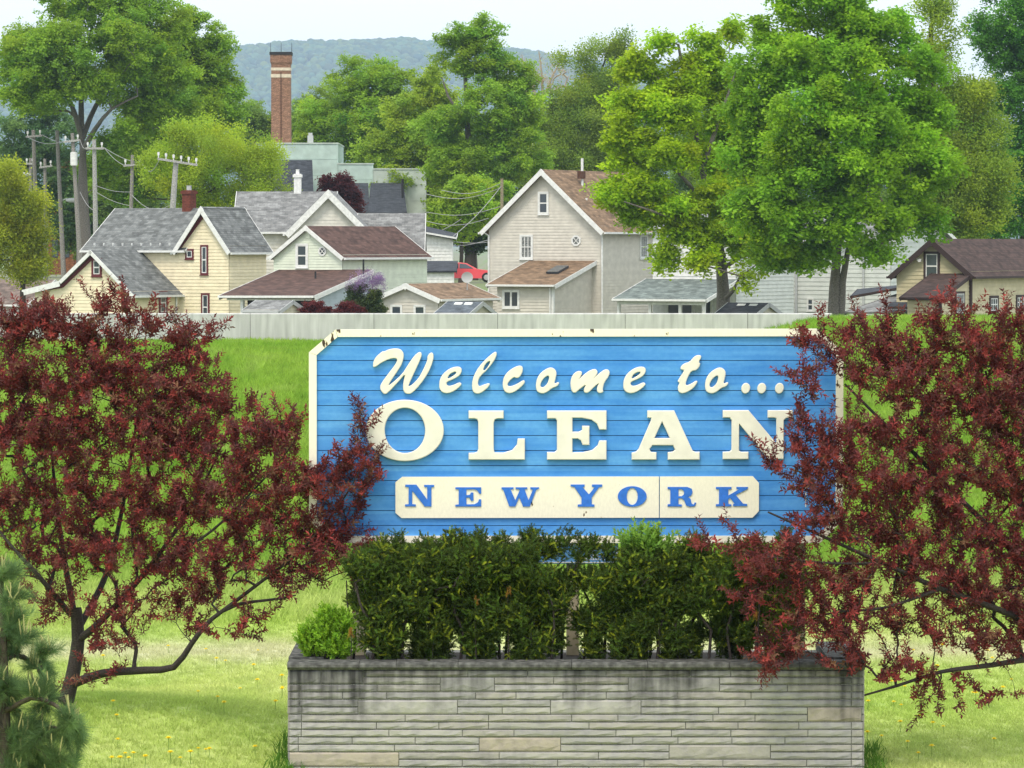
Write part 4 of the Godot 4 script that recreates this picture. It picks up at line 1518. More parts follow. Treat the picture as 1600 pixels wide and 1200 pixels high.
	slope(Vector3(U(1329, 2), Y(463, la, 2), -2.0), Vector3(U(1402, 2), Y(450, lb, 2), -2.0), Vector3(U(1402, 5), Y(446, lb, 5), -5.0), Vector3(U(1340, 5), Y(452, la, 5), -5.0), M.slate, db, 3, 0.12, true, 0.2)
	slope(Vector3(U(1388, -2), Y(479, lb, -2), 2.0), Vector3(U(1420, -2), Y(479, lb, -2), 2.0), Vector3(U(1424, -1), Y(472, lb, -1), 1.0), Vector3(U(1392, -1), Y(472, lb, -1), 1.0), M.slate, db, 3, 0.12, true, 0.16)
	mb = Mb.new()
	mb.box(Vector3((la + lb) / 2 + 0.8, 1.0, -2.4), Vector3(lb - la - 2.6, 2.0, 2.6))
	put("wall", mb, oc, hn)

	# ---- small white outbuilding and the low dark roof by the car
	house("white_outbuilding", "small white outbuilding with sloping dark grey roof beside the red car", "outbuilding", 707, 240, "", 0.0)
	ul = U(655)
	front_wall([Vector2(ul, 0), Vector2(0, 0), Vector2(0, Y(373)), Vector2(ul, Y(362))], 0, w, 0.2)
	slope(Vector3(ul - 0.2, Y(360), 0.35), Vector3(0.25, Y(371), 0.35), Vector3(0.25, Y(371) + 0.25, -4.0), Vector3(ul - 0.2, Y(360) + 0.4, -4.0), M.slate, w, 2, 0.16)
	hull(ul, 0, 0, 4.0, Y(375), w)
	house("low_white_shed", "low white shed with flat dark grey roof in front of the red car", "shed", 709, 216, "", 0.0)
	ul = U(660)
	front_wall([Vector2(ul, 0), Vector2(0, 0), Vector2(0, Y(424)), Vector2(ul, Y(424))], 0, w, 0.2)
	slope(Vector3(ul - 0.2, Y(423), 0.2), Vector3(0.15, Y(423), 0.2), Vector3(0.15, Y(408), -3.0), Vector3(ul - 0.2, Y(408), -3.0), M.slate, M.slate, 3, 0.1, false)
	hull(ul, 0, 0, 3.0, Y(425), w)
	# ---- far left low roof
	house("low_brown_house", "low house with a faded brown roof beyond the flood wall at the left edge", "house", 40, 232)
	ul = U(-60)
	front_wall([Vector2(ul, 0), Vector2(0, 0), Vector2(0, Y(472)), Vector2(ul, Y(472))], 0, M.beige_light, 0.2)
	side_wall(0, 5.0, 0, Y(472), 0, M.beige_light, 0.2)
	gable_u(ul, 0, 0, 5.0, Y(472), Y(437, 0, 2.5), M.faded_roof, w, 0.3)
	hull(ul, 0, 0, 5.0, Y(473), M.beige_light, Y(440, 0, 2.5), "u")

func shed(called: String, label: String, px: float, d: float, pl: float, pr: float, pe: float, pt: float, roof: Material, wall: Material, vents: bool) -> void:
	house(called, label, "shed", px, d)
	var ul := U(pl)
	var v9 := V(pr)
	var ye := Y(pe)
	var yr := Y(pt, 0, v9 / 2)
	front_wall([Vector2(ul, 0), Vector2(0, 0), Vector2(0, ye), Vector2(ul, ye)], 0, wall, 0.2)
	side_wall(0, 0, 0, 0, 0, wall, 0.2, [Vector2(0, 0), Vector2(v9, 0), Vector2(v9, ye), Vector2(v9 / 2, yr - 0.06), Vector2(0, ye)])
	gable_u(ul, 0, 0, v9, ye, yr, roof, M.grey_metal, 0.1)
	hull(ul, 0, 0, v9, ye, wall, yr, "u")
	if vents:
		for t in [0.3, 0.62]:
			var mb := Mb.new()
			mb.box(Vector3(ul * t, yr - 0.12, -v9 / 2 + 0.3), Vector3(0.42, 0.06, 0.2), Basis(Vector3.RIGHT, 0.5))
			put("roof_vent", mb, M.white, hn)
# ------------------------------------------------------------------ beyond the houses
func factory() -> void:
	var o := thing("factory_building", at(553, HORIZON, 290.0), "stepped pale green-grey factory building with dark slate roofs beside the brick chimney", "factory")
	o.position.y = 1.0
	var k := 290.0 / F
	var base := o.position
	# stepped blocks: left, right, top (pixels), metres deep, metres nearer
	for e in [[400, 528, 225, 10.0, 0.0, 0], [528.3, 583, 257, 9.0, 0.2, 0], [583.3, 666, 265, 9.0, 0.5, 1]]:
		var a: Vector3 = at(e[0], e[2], 290.0 - e[4]) - base
		var b: Vector3 = at(e[1], e[2], 290.0 - e[4]) - base
		var mb := Mb.new()
		mb.box(Vector3((a.x + b.x) / 2, a.y / 2, a.z - e[3] / 2), Vector3(b.x - a.x, a.y, e[3]))
		var wall := put("wall", mb, M.mint if e[5] == 0 else M.mint_pale, o)
		mb = Mb.new()
		var n := int((b.x - a.x) / 1.25)
		for i in n + 1:          # upright seams of the cladding
			mb.box(Vector3(lerpf(a.x + 0.03, b.x - 0.03, float(i) / n), a.y / 2, a.z + 0.012), Vector3(0.05, a.y - 0.02, 0.03))
		for j in 5: mb.box(Vector3((a.x + b.x) / 2, a.y - 1.1 - j * 1.2, a.z + 0.008), Vector3(b.x - a.x - 0.02, 0.04, 0.02))
		put("cladding_seam", mb, M.mint if e[5] == 0 else M.mint_pale, wall)
		mb = Mb.new()
		mb.box(Vector3((a.x + b.x) / 2, a.y + 0.05, a.z - e[3] / 2), Vector3(b.x - a.x + 0.1, 0.1, e[3] + 0.1))
		put("coping", mb, M.mint_pale, wall)
	# dark roofs leaning on the blocks
	for e in [[380, 488, 491, 250, 330, 7.0], [575, 630, 636, 286, 332, 9.0], [528, 575.3, 578, 286, 332, 8.0]]:
		var a := at(e[0], e[4], 290.0 - e[5]) - base
		var b := at(e[2], e[4], 290.0 - e[5]) - base
		var c := at(e[1], e[3], 289.0) - base
		var d := at(e[0] + 4, e[3], 289.0) - base
		var mb := Mb.new()
		mb.quad(a, b, c, d)
		mb.quad(b - Vector3(0, .2, 0), a - Vector3(0, .2, 0), a, b)
		mb.tri(b, Vector3(c.x, b.y, c.z), c)
		put("roof", mb, M.slate, o)
	var p := at(629, 303, 285) - base
	var mb := Mb.new()
	mb.tube([p - Vector3(0, .6, 0), p + Vector3(0, 1.1, 0)], [0.09, 0.09], 8, true)
	put("vent_pipe", mb, M.dark, o)
	p = at(484, 228, 291) - base
	mb = Mb.new()
	mb.box(p + Vector3(0, 0.2, -1), Vector3(0.42, 1.2, 0.42))
	mb.box(p + Vector3(0, 0.85, -1), Vector3(0.3, 0.3, 0.3))
	put("roof_stack", mb, M.grey_metal, o)

	# brick chimney
	var ch := thing("brick_chimney", at(440, HORIZON, 296.0), "tall square brick factory chimney with two cream bands and lightning rods on top", "chimney")
	ch.position.y = 1.0
	k = 296.0 / F
	var top := at(440, 82, 296.0).y - 1.0
	mb = Mb.new()
	var prof := [[0.0, 0.83], [top - 6.0, 0.735], [top - 0.95, 0.715], [top - 0.75, 0.79], [top - 0.25, 0.79], [top - 0.2, 0.80]]
	for i in prof.size() - 1:
		var y0: float = prof[i][0]
		var y1: float = prof[i + 1][0]
		var r0: float = prof[i][1]
		var r1: float = prof[i + 1][1]
		for s in 4:
			var b := Basis(Vector3.UP, s * PI / 2)
			mb.quad(b * Vector3(-r0, y0, r0), b * Vector3(r0, y0, r0), b * Vector3(r1, y1, r1), b * Vector3(-r1, y1, r1))
	put("shaft", mb, M.brick_far, ch)
	for e in [[108.5, 0.74, 4.4], [119.0, 0.745, 5.4]]:
		mb = Mb.new()
		mb.box(Vector3(0, at(440, e[0], 296.0).y - 1.0, 0), Vector3(e[1] * 2, e[2] * k, e[1] * 2))
		put("cream_band", mb, M.cream_brick, ch)
	mb = Mb.new()
	mb.box(Vector3(0, top - 0.1, 0), Vector3(1.68, 0.22, 1.68))
	put("cap", mb, M.dark, ch)
	mb = Mb.new()                     # iron strap down the face
	mb.box(Vector3(0.02, top * 0.5 - 0.6, 0.81), Vector3(0.05, top - 1.8, 0.05), Basis(Vector3.RIGHT, -0.006))
	put("strap", mb, M.rust, ch)
	for x in [-0.8, 0.0, 0.8]:
		mb = Mb.new()
		mb.tube([Vector3(x, top, 0), Vector3(x, top + 0.75, 0)], [0.022, 0.012], 5)
		put("lightning_rod", mb, M.dark, ch)

	# old brick block behind the poles
	var bb := thing("brick_building", at(112, HORIZON, 330.0), "old orange brick building with a dark cornice glimpsed behind the utility poles", "building")
	bb.position.y = 1.5
	k = 330.0 / F
	var hgt := at(112, 246, 330.0).y - 1.5
	mb = Mb.new()
	mb.box(Vector3(-0.4, hgt / 2, -5), Vector3(3.2, hgt, 10))
	put("wall", mb, M.brick_orange, bb)
	mb = Mb.new()
	mb.box(Vector3(-0.4, hgt - 1.4, 0.1), Vector3(3.4, 0.5, 0.5))
	mb.box(Vector3(-0.4, hgt - 0.05, -4.8), Vector3(3.3, 0.2, 10.3))
	put("cornice", mb, M.slate, bb)
	for yy in [0.25, 0.45, 0.68]:
		for i in 3:
			mb = Mb.new()
			mb.box(Vector3(-1.4 + i * 0.95, hgt * yy, 0.02), Vector3(0.5, 1.5, 0.06))
			put("window", mb, M.glass, bb)
	for i in 4:
		mb = Mb.new()
		mb.box(Vector3(-1.85 + i * 0.95, hgt * 0.44, 0.06), Vector3(0.3, hgt * 0.82, 0.12))
		put("pilaster", mb, M.brick_orange, bb)
	# a light strip of lawn beyond the street is part of the ground

func utility_pole(px0: float, top: float, px1: float, bottom: float, d: float, r: float, arms: Array, m: Material, label: String) -> Node3D:
	var foot := at(px1, bottom, d)
	var head := at(px0, top, d)
	var dir := (head - foot)
	var gy := ground(foot.x, foot.z)
	var low := foot - dir * ((foot.y - gy + 0.2) / dir.y)
	var o := thing("utility_pole", low, label, "utility pole", "utility poles behind the houses")
	var mb := Mb.new()
	mb.tube([Vector3.ZERO, head - low], [r * 1.2, r * 0.8], 8, true)
	put("pole", mb, m, o)
	for a in arms:                 # [px, py, px, py, pins]
		mb = Mb.new()
		var p := at(a[0], a[1], d + 0.0) - low + Vector3(0, 0, r + 0.05)
		var q := at(a[2], a[3], d) - low + Vector3(0, 0, r + 0.05)
		mb.beam(p, q, 0.13, 0.13)
		var arm := put("crossarm", mb, M.pole_grey, o)
		for i in a[4]:
			var c := p.lerp(q, (i + 0.15) / maxf(a[4] - 0.7, 0.7))
			mb = Mb.new()
			mb.tube([c, c + Vector3(0, 0.18, 0), c + Vector3(0, 0.2, 0), c + Vector3(0, 0.36, 0), c + Vector3(0, 0.4, 0)], [0.03, 0.03, 0.065, 0.075, 0.03], 8, true)
			put("insulator", mb, M.white, arm)
	return o

func lamp_on(o: Node3D, px: float, py: float, px2: float, py2: float, d: float) -> void:
	var a := at(px, py, d) - o.position
	var b := at(px2, py2, d) - o.position
	var mb := Mb.new()
	mb.tube([a, a.lerp(b, 0.5) + Vector3(0, 0.12, 0), b], [0.04, 0.035, 0.035], 6)
	var arm := put("lamp_arm", mb, M.grey_metal, o)
	mb = Mb.new()
	var l := Vector3(signf(b.x - a.x), 0, 0)
	mb.tube([b - l * 0.3, b - l * 0.1, b + l * 0.45, b + l * 0.7], [0.08, 0.15, 0.17, 0.06], 8, true)
	put("lamp_head", mb, M.grey_metal, arm)

func poles() -> void:
	var wd: Material = M.pole_wood
	var p1 := utility_pole(52, 203, 59, 430, 268, 0.15, [[41, 214, 66, 212, 2]], wd, "weathered utility pole with short crossarm, second from the left edge")
	var p2 := utility_pole(89, 204, 99.5, 430, 262, 0.15, [], wd, "bare leaning utility pole without crossarm carrying a street lamp")
	lamp_on(p2, 98, 313, 110, 313, 262)
	var p3 := utility_pole(113, 208, 125, 407, 258, 0.15, [[100, 222, 125, 219, 2]], wd, "utility pole with a pale transformer can hung below its crossarm")
	var mb := Mb.new()
	var c := at(115.5, 248, 257.6) - p3.position
	mb.tube([c - Vector3(0, 0.45, 0), c - Vector3(0, 0.4, 0), c + Vector3(0, 0.4, 0), c + Vector3(0, 0.45, 0)], [0.2, 0.24, 0.24, 0.15], 10, true)
	put("transformer", mb, M.white, p3)
	var p4 := utility_pole(147, 218, 149.5, 364, 250, 0.16, [[134.5, 232, 163, 232, 2]], M.pole_grey, "pale utility pole rising just left of the yellow house roof")
	var p5 := utility_pole(207, 242, 205, 324, 246, 0.13, [[193, 259, 222, 257, 2]], wd, "utility pole standing behind the left ridge of the yellow house")
	var p6 := utility_pole(275, 252, 270, 324, 226, 0.19, [[246.5, 248, 309, 258, 6]], M.pole_grey, "thick pale utility pole with one long tilted crossarm full of insulators")
	var p7 := utility_pole(47.5, 247, 47.5, 420, 285, 0.13, [[41, 256, 53, 256, 2]], wd, "thin utility pole with a tiny crossarm, half hidden near the left edge")
	var p8 := utility_pole(70, 248, 72, 430, 275, 0.13, [[62, 262, 82, 259, 2]], wd, "thin utility pole with curved crossarm between two taller poles at left")
	var p9 := utility_pole(19, 282, 19, 430, 270, 0.13, [], wd, "leftmost utility pole, carrying a long street lamp head")
	lamp_on(p9, 20, 278, 32, 273, 270)
	var p10 := utility_pole(784.3, 279, 784.3, 325, 246, 0.12, [], M.pole_yellow, "short yellowish utility pole behind the left slope of the beige house")
	# wires
	var lines := [
		[41, 213, 268, 100, 221, 258], [66, 211, 268, 125, 218, 258], [125, 218, 258, 134.5, 231, 250], [163, 231, 250, 193, 258, 246], [163, 231, 250, 222, 256, 246], [222, 256, 246, 250, 248, 226],
		[150, 290, 250, 206, 300, 246], [150, 300, 250, 206, 322, 246], [206, 305, 246, 271, 318, 226], [125, 300, 258, 149, 330, 250],
		[690, 297, 260, 784, 286, 246], [664, 331, 258, 784, 322, 246], [660, 344, 252, 764, 341, 240], [665, 303, 262, 784, 293, 246], [707, 370, 240, 784, 290, 246], [664, 375, 250, 766, 374, 238], [706, 377, 240, 766, 378, 238], [690, 360, 250, 721, 342, 250],
	]
	var ends := ["from the second pole's crossarm to the transformer pole, left strand", "from the second pole's crossarm to the transformer pole, right strand", "from the transformer pole to the pale pole", "from the pale pole to the ridge pole, left pin", "from the pale pole to the ridge pole, right pin", "to the pole with the long tilted crossarm", "higher of two below the crossarms right of the pale pole", "lower one of two below the crossarms right of the pale pole", "sagging over the yellow house ridge to the tilted-crossarm pole", "low down from the transformer pole to the pale pole",
		"topmost of those left of the beige house", "level with the factory roof foot, to the yellowish pole", "just above the left eave of the beige house", "second from the top left of the beige house", "steep one rising from the white outbuilding to the yellowish pole", "upper of the pair over the red car", "lower of the pair over the red car", "short steep piece above the white outbuilding"]
	for k in lines.size():
		var e: Array = lines[k]
		var a := at(e[0], e[1], e[2])
		var b := at(e[3], e[4], e[5])
		var pts := []
		var rs := []
		for i in 9:
			var t := i / 8.0
			pts.append(a.lerp(b, t) - Vector3(0, sin(t * PI) * a.distance_to(b) * 0.03, 0) - a)
			rs.append(0.02)
		mb = Mb.new()
		mb.tube(pts, rs, 4)
		var o := put("overhead_wire", mb, M.wire)
		o.position = a
		tag(o, "overhead wire " + ends[k], "wire", "overhead wires by the poles" if e[0] < 500 else "overhead wires by the beige house")

func red_car() -> void:
	var d := 246.0
	var o := thing("parked_car", at(727, 441, d), "red sports car parked between the white outbuilding and the beige house", "car")
	# side profile, nose to the right, in metres from the car's middle
	var lower := PackedVector2Array([Vector2(-2.1, 0.28), Vector2(2.05, 0.25), Vector2(2.15, 0.42), Vector2(2.1, 0.6), Vector2(1.7, 0.72), Vector2(0.75, 0.84), Vector2(-1.5, 0.88), Vector2(-2.1, 0.84), Vector2(-2.18, 0.55)])
	var cabin := PackedVector2Array([Vector2(-1.5, 0.87), Vector2(0.78, 0.83), Vector2(0.1, 1.2), Vector2(-0.35, 1.25), Vector2(-0.95, 1.2)])
	for e in [[lower, 0.86, 0.78, "body", M.car_red], [cabin, 0.76, 0.56, "roof_shell", M.car_red]]:
		var mb := Mb.new()
		var q: PackedVector2Array = e[0]
		var t := Geometry2D.triangulate_polygon(q)
		for i in q.size():
			var a := q[i]
			var b := q[(i + 1) % q.size()]
			var wa: float = lerpf(e[1], e[2], clampf((a.y - q[0].y) / 0.5, 0, 1))
			var wb: float = lerpf(e[1], e[2], clampf((b.y - q[0].y) / 0.5, 0, 1))
			mb.quad(Vector3(a.x, a.y, wa), Vector3(a.x, a.y, -wa), Vector3(b.x, b.y, -wb), Vector3(b.x, b.y, wb))
		for i in range(0, t.size(), 3):
			for s in [1, -1]:
				var p := []
				for j in 3:
					var a := q[t[i + j]]
					p.append(Vector3(a.x, a.y, s * lerpf(e[1], e[2], clampf((a.y - q[0].y) / 0.5, 0, 1))))
				if s == 1: mb.tri(p[0], p[1], p[2])
				else: mb.tri(p[0], p[2], p[1])
		put(e[3], mb, e[4], o)
	for g in [[Vector2(-1.25, 0.9), Vector2(-0.42, 0.88), Vector2(-0.42, 1.19), Vector2(-0.9, 1.15)], [Vector2(-0.36, 0.88), Vector2(0.55, 0.87), Vector2(0.05, 1.15), Vector2(-0.36, 1.19)]]:
		var mb := Mb.new()
		for s in [1, -1]:
			var p := []
			for a in g: p.append(Vector3(a.x, a.y, s * (lerpf(0.76, 0.56, clampf((a.y - 0.87) / 0.5, 0, 1)) + 0.012)))
			if s == -1: p.reverse()
			mb.quad(p[0], p[1], p[2], p[3])
		put("side_window", mb, M.glass, o)
	var mb := Mb.new()
	mb.quad(Vector3(0.74, 0.865, 0.62), Vector3(0.74, 0.865, -0.62), Vector3(0.14, 1.2, -0.5), Vector3(0.14, 1.2, 0.5))
	put("windscreen", mb, M.glass, o)
	for x in [-1.3, 1.35]:
		for s in [1, -1]:
			mb = Mb.new()
			mb.tube([Vector3(x, 0.31, s * 0.62), Vector3(x, 0.31, s * 0.84), Vector3(x, 0.31, s * 0.87)], [0.31, 0.31, 0.27], 18, true)
			var wh := put("wheel", mb, M.tyre, o)
			mb = Mb.new()
			mb.tube([Vector3(x, 0.31, s * 0.86), Vector3(x, 0.31, s * 0.885)], [0.19, 0.17], 12, true)
			put("rim", mb, M.grey_metal, wh)
	mb = Mb.new()
	mb.box(Vector3(1.95, 0.58, 0.5), Vector3(0.25, 0.1, 0.4))
	put("headlight", mb, M.white, o)
	# satellite dish on the garage ridge, in front of the car
	var s := thing("satellite_dish", at(730, 447, 200.0), "small round grey satellite dish standing above the garage roof before the red car", "satellite dish")
	mb = Mb.new()
	mb.tube([Vector3(0, -0.2, 0), Vector3(0, 0.35, 0)], [0.03, 0.03], 6)
	put("mast", mb, M.grey_metal, s)
	mb = Mb.new()
	for i in 3:
		for j in 16:
			var f := func(r: float, a: float) -> Vector3: return Vector3(cos(a) * r, 0.45 + sin(a) * r * 0.95, 0.12 + r * r * 0.7)
			var r0 := i * 0.1
			var r1 := r0 + 0.1
			mb.quad(f.call(r0, TAU * j / 16), f.call(r1, TAU * j / 16), f.call(r1, TAU * (j + 1) / 16), f.call(r0, TAU * (j + 1) / 16))
	put("dish", mb, M.grey_metal, s)

# ------------------------------------------------------------------ trees
func trees() -> void:
	var green := Color(0.13, 0.245, 0.026)
	var mid := Color(0.125, 0.235, 0.026)
	var dark := Color(0.034, 0.088, 0.024)
	var lime := Color(0.175, 0.30, 0.012)
	var yel := Color(0.165, 0.265, 0.026)
	var olive := Color(0.125, 0.21, 0.032)
	tree("maple_tree", "big old maple at left with thick forked grey trunk, its crown reaching the top edge", 262, [[133, 440], [130, 330], [129, 250], [127, 195]],
		[[[128, 215], [112, 165, 1], [85, 120, 2], [60, 80, 2]], [[127, 200], [128, 130], [140, 60], [150, 10]], [[129, 215], [150, 165, -1], [185, 120, 0], [230, 80]], [[130, 235], [150, 200, 2], [175, 170, 3], [215, 150, 3]]],
		[[150, 0, 95, 60], [60, 70, 60, 50, 1], [45, 120, 50, 38, 2], [150, 75, 100, 55, 3], [230, 45, 60, 60], [95, 130, 75, 32, 3], [55, 150, 45, 24, 2], [30, 60, 40, 35, 0, .8], [225, 110, 75, 55, 1], [240, 170, 70, 45, 0], [205, 215, 50, 35, 2, .6], [150, 125, 40, 22, 4], [170, 260, 40, 35, -3, .6]], mid, {"trunk": 0.55, "rc": 1.15, "bark": "bark_grey"})
	tree("round_tree", "green tree merging with the right side of the big left maple, thin at its top", 276, [[290, 440], [292, 300], [295, 180]], [[[294, 200], [320, 140], [335, 90]], [[293, 220], [350, 190], [375, 165]]],
		[[310, 60, 50, 42, 0, .5], [345, 95, 38, 45, 0, .8], [275, 45, 40, 40, 0, .7], [250, 95, 45, 45], [290, 120, 65, 55, 1], [345, 150, 38, 38], [300, 180, 80, 40, 2], [255, 220, 60, 40, 2], [195, 215, 50, 40, 1], [185, 265, 45, 45, 1], [240, 275, 45, 40, 1]], green, {"trunk": 0.3, "rc": 1.0})
	tree("background_tree", "dark bluish tree low at the left edge behind the utility poles", 300, [[40, 440], [45, 300], [40, 200]], [], [[30, 200, 50, 50], [80, 220, 45, 50], [10, 270, 40, 60], [70, 290, 55, 60], [110, 330, 40, 60], [20, 340, 45, 60], [150, 330, 50, 55, -8]], Color(0.07, 0.145, 0.06), {"rc": 1.2, "dense": 0.8})
	tree("yellow_green_tree", "airy yellow-green tree standing behind the yellow house ridge", 241, [[340, 430], [338, 300], [335, 190]], [[[338, 300], [300, 240], [275, 215]], [[337, 280], [385, 240], [400, 220]]],
		[[335, 200, 48, 34, 0, .8], [290, 230, 50, 38, 1], [385, 235, 48, 38], [335, 250, 75, 40, 2], [255, 262, 38, 32, 1], [415, 265, 38, 35, 1], [300, 295, 60, 32, 2], [400, 300, 55, 30, 2], [345, 310, 50, 25, 2]], yel, {"mesh": "fine", "rc": 0.95, "leaf": 1.1, "per": 44, "count": 1.0})
	tree("background_tree", "pale green tree between the brick chimney and the big left maple", 335, [[400, 420], [402, 300], [405, 180]], [], [[398, 195, 38, 35], [425, 215, 35, 30], [385, 240, 40, 40], [480, 185, 35, 38], [500, 160, 30, 30]], Color(0.125, 0.22, 0.05), {"rc": 1.1})
	tree("round_tree", "dense mid-green tree rising right of the brick chimney", 306, [[570, 430], [572, 300], [575, 150]], [], [[575, 110, 45, 34, 0, .8], [545, 145, 45, 40], [605, 150, 50, 45], [500, 185, 40, 35], [560, 195, 70, 45, 2], [630, 190, 40, 40], [510, 225, 50, 30, 1], [580, 235, 60, 30, 1]], mid, {"rc": 1.15})
	tree("broad_tree", "broad olive-green tree directly behind the factory building", 294, [[655, 430], [655, 330], [660, 190]], [], [[665, 140, 42, 35, 0, .8], [640, 175, 45, 35], [690, 180, 40, 40], [650, 220, 65, 38, 2], [600, 240, 45, 30, 2], [690, 250, 50, 40, 2], [640, 275, 55, 30, 3], [690, 300, 45, 35, 3]], Color(0.15, 0.245, 0.026), {"rc": 1.05})
	tree("tall_tree", "tallest middle tree with a bare dark trunk and a small tuft high above its crown", 283, [[737, 440], [735, 330], [733, 250], [728, 140], [724, 60]], [[[730, 190], [700, 150], [690, 120]], [[731, 180], [775, 140], [800, 110]], [[733, 250], [790, 200], [830, 170]], [[724, 100], [760, 60], [778, 45]]],
		[[725, 42, 36, 24, 0, .8], [762, 50, 24, 22, 0, .6], [715, 75, 32, 30, 0, .8], [755, 85, 34, 28, 0, .7], [738, 108, 26, 20, 1, .8], [795, 120, 40, 30], [815, 150, 34, 30, 1], [770, 165, 45, 34, 2], [700, 200, 40, 30, 1], [800, 195, 52, 30, 1], [745, 215, 50, 30, -1], [770, 250, 60, 36, 2], [820, 240, 40, 34], [700, 260, 30, 34, 2]], green, {"trunk": 0.42, "rc": 1.0, "bark": "bark_grey"})
	tree("small_tree", "light green small tree in front of the tall trees, left of the beige house", 262, [[720, 420], [722, 370], [724, 310]], [], [[720, 300, 36, 28], [745, 320, 30, 26, 1], [700, 325, 26, 22], [760, 300, 34, 24, -3], [730, 345, 36, 18, 1, .7], [690, 350, 25, 18]], Color(0.15, 0.26, 0.026), {"rc": 0.85, "trunk": 0.16})
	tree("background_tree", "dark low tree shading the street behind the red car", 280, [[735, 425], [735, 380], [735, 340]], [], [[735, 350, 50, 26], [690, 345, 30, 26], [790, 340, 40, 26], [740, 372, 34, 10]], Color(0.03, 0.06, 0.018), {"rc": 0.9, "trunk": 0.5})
	tree("olive_tree", "yellowish olive tree with sparse top left of the bright lime tree", 312, [[905, 430], [905, 300], [915, 150]], [[[912, 180], [940, 110], [955, 65]]], [[945, 62, 34, 24, 0, .35], [905, 105, 34, 24, 0, .4], [960, 95, 30, 28, 0, .6], [900, 160, 45, 36], [945, 150, 42, 40], [870, 200, 42, 36, 1], [925, 210, 60, 44, 1], [860, 245, 42, 30, 2], [905, 265, 60, 32, 2], [955, 260, 40, 36], [850, 275, 40, 22, 2]], olive, {"mesh": "fine", "rc": 1.15, "leaf": 1.6, "per": 70})
	tree("bare_tree", "nearly leafless pale brown tree seen against the hazy hill", 335, [[845, 400], [846, 250], [848, 150]], [[[847, 170], [825, 120], [815, 85]], [[847, 160], [865, 115], [880, 90]], [[848, 150], [846, 110], [842, 80]]], [[845, 105, 42, 34, 0, .9], [815, 125, 28, 28], [875, 125, 28, 28]], Color(0.24, 0.21, 0.13), {"mesh": "fine", "rc": 0.9, "per": 5, "leaf": 0.8, "bark": "bark_pale", "tip": 0.03, "count": 1.0})
	tree("dark_red_tree", "small dark red tree behind the white chimney of the grey-roofed house", 262, [[530, 420], [530, 360], [531, 300]], [], [[524, 284, 18, 11], [538, 300, 22, 14], [520, 303, 14, 12], [548, 318, 15, 10]], Color(0.05, 0.014, 0.018), {"rc": 0.7, "trunk": 0.12})
	tree("lime_maple", "bright lime-green maple overhanging the roof of the tall beige house", 189, [[1131, 520], [1130, 450], [1126, 400], [1112, 330], [1095, 250], [1075, 150], [1060, 70]],
		[[[1124, 390], [1075, 350, 2], [1020, 330, 3], [975, 315, 3]], [[1115, 340], [1060, 270, 2], [1000, 230, 2]], [[1128, 420], [1160, 400, 1], [1200, 380, 2]], [[1130, 470], [1145, 455, 1], [1160, 425, 2]], [[1098, 260], [1130, 170], [1150, 110]], [[1085, 200], [1040, 130], [1010, 110]]],
		[[1050, 52, 28, 18, 0, .35], [1085, 75, 40, 26, 0, .4], [1010, 112, 42, 30, 0, .9], [1075, 120, 46, 34, 0, .7], [985, 165, 38, 32, 1], [1045, 180, 55, 36, 1], [1115, 165, 40, 40, -1, .9], [1145, 120, 34, 40, -2, .9], [1150, 215, 40, 40, -2, .9], [1110, 100, 30, 30, -1, .7], [975, 225, 32, 32, 1], [1030, 240, 50, 34, 2], [1100, 240, 40, 30, -1, .6], [965, 300, 30, 26, 2], [1010, 295, 48, 30, 2], [985, 335, 36, 14, 2, .7], [1060, 320, 46, 30, 2], [1130, 310, 45, 36, 1], [1085, 370, 50, 24, 2], [1050, 395, 36, 16, 2, .6], [1095, 405, 26, 16, 3, .6], [1175, 380, 46, 26, 2, .8], [1192, 408, 36, 12, 3, .5], [1160, 350, 45, 34, 1], [1150, 280, 40, 40, -1], [1140, 60, 26, 26, -2, .5], [1162, 440, 10, 10, 3, .4]],
		lime, {"trunk": 0.36, "rc": 0.85, "bark": "bark_grey"})
	tree("big_maple", "largest tree, a dense deep-green maple with twin grey trunk right of centre", 179, [[1303, 520], [1304, 450], [1308, 400], [1310, 300], [1305, 180], [1300, 60]],
		[[[1314, 500], [1316, 440], [1325, 390], [1345, 320], [1370, 240]], [[1308, 380], [1260, 330, 3], [1200, 290, 4]], [[1310, 330], [1230, 230, 2], [1190, 160, 1]], [[1306, 250], [1370, 180, 2], [1420, 130]], [[1325, 390], [1400, 370, 2], [1450, 330, 1]]],
		[[1290, -10, 80, 50], [1230, 55, 55, 45], [1350, 45, 80, 50], [1200, 110, 50, 40, 1], [1290, 100, 75, 50, 3], [1400, 105, 65, 50, 1], [1190, 170, 50, 45, 1], [1260, 180, 70, 45, 4], [1350, 180, 75, 50, 3], [1440, 175, 50, 45], [1180, 240, 48, 38, 1], [1240, 260, 65, 42, 4], [1330, 265, 75, 46, 4], [1420, 250, 60, 50, 2], [1465, 260, 30, 40], [1185, 315, 50, 38, 2], [1260, 335, 65, 36, 4], [1350, 335, 65, 38, 4], [1430, 325, 50, 38, 1], [1210, 375, 50, 28, 2], [1280, 390, 50, 24, 2, .7], [1235, 405, 30, 16, 2, .8], [1345, 385, 50, 22, 2, .6]],
		Color(0.12, 0.255, 0.017), {"trunk": 0.30, "twin": 0.75, "rc": 0.95, "bark": "bark_grey"})
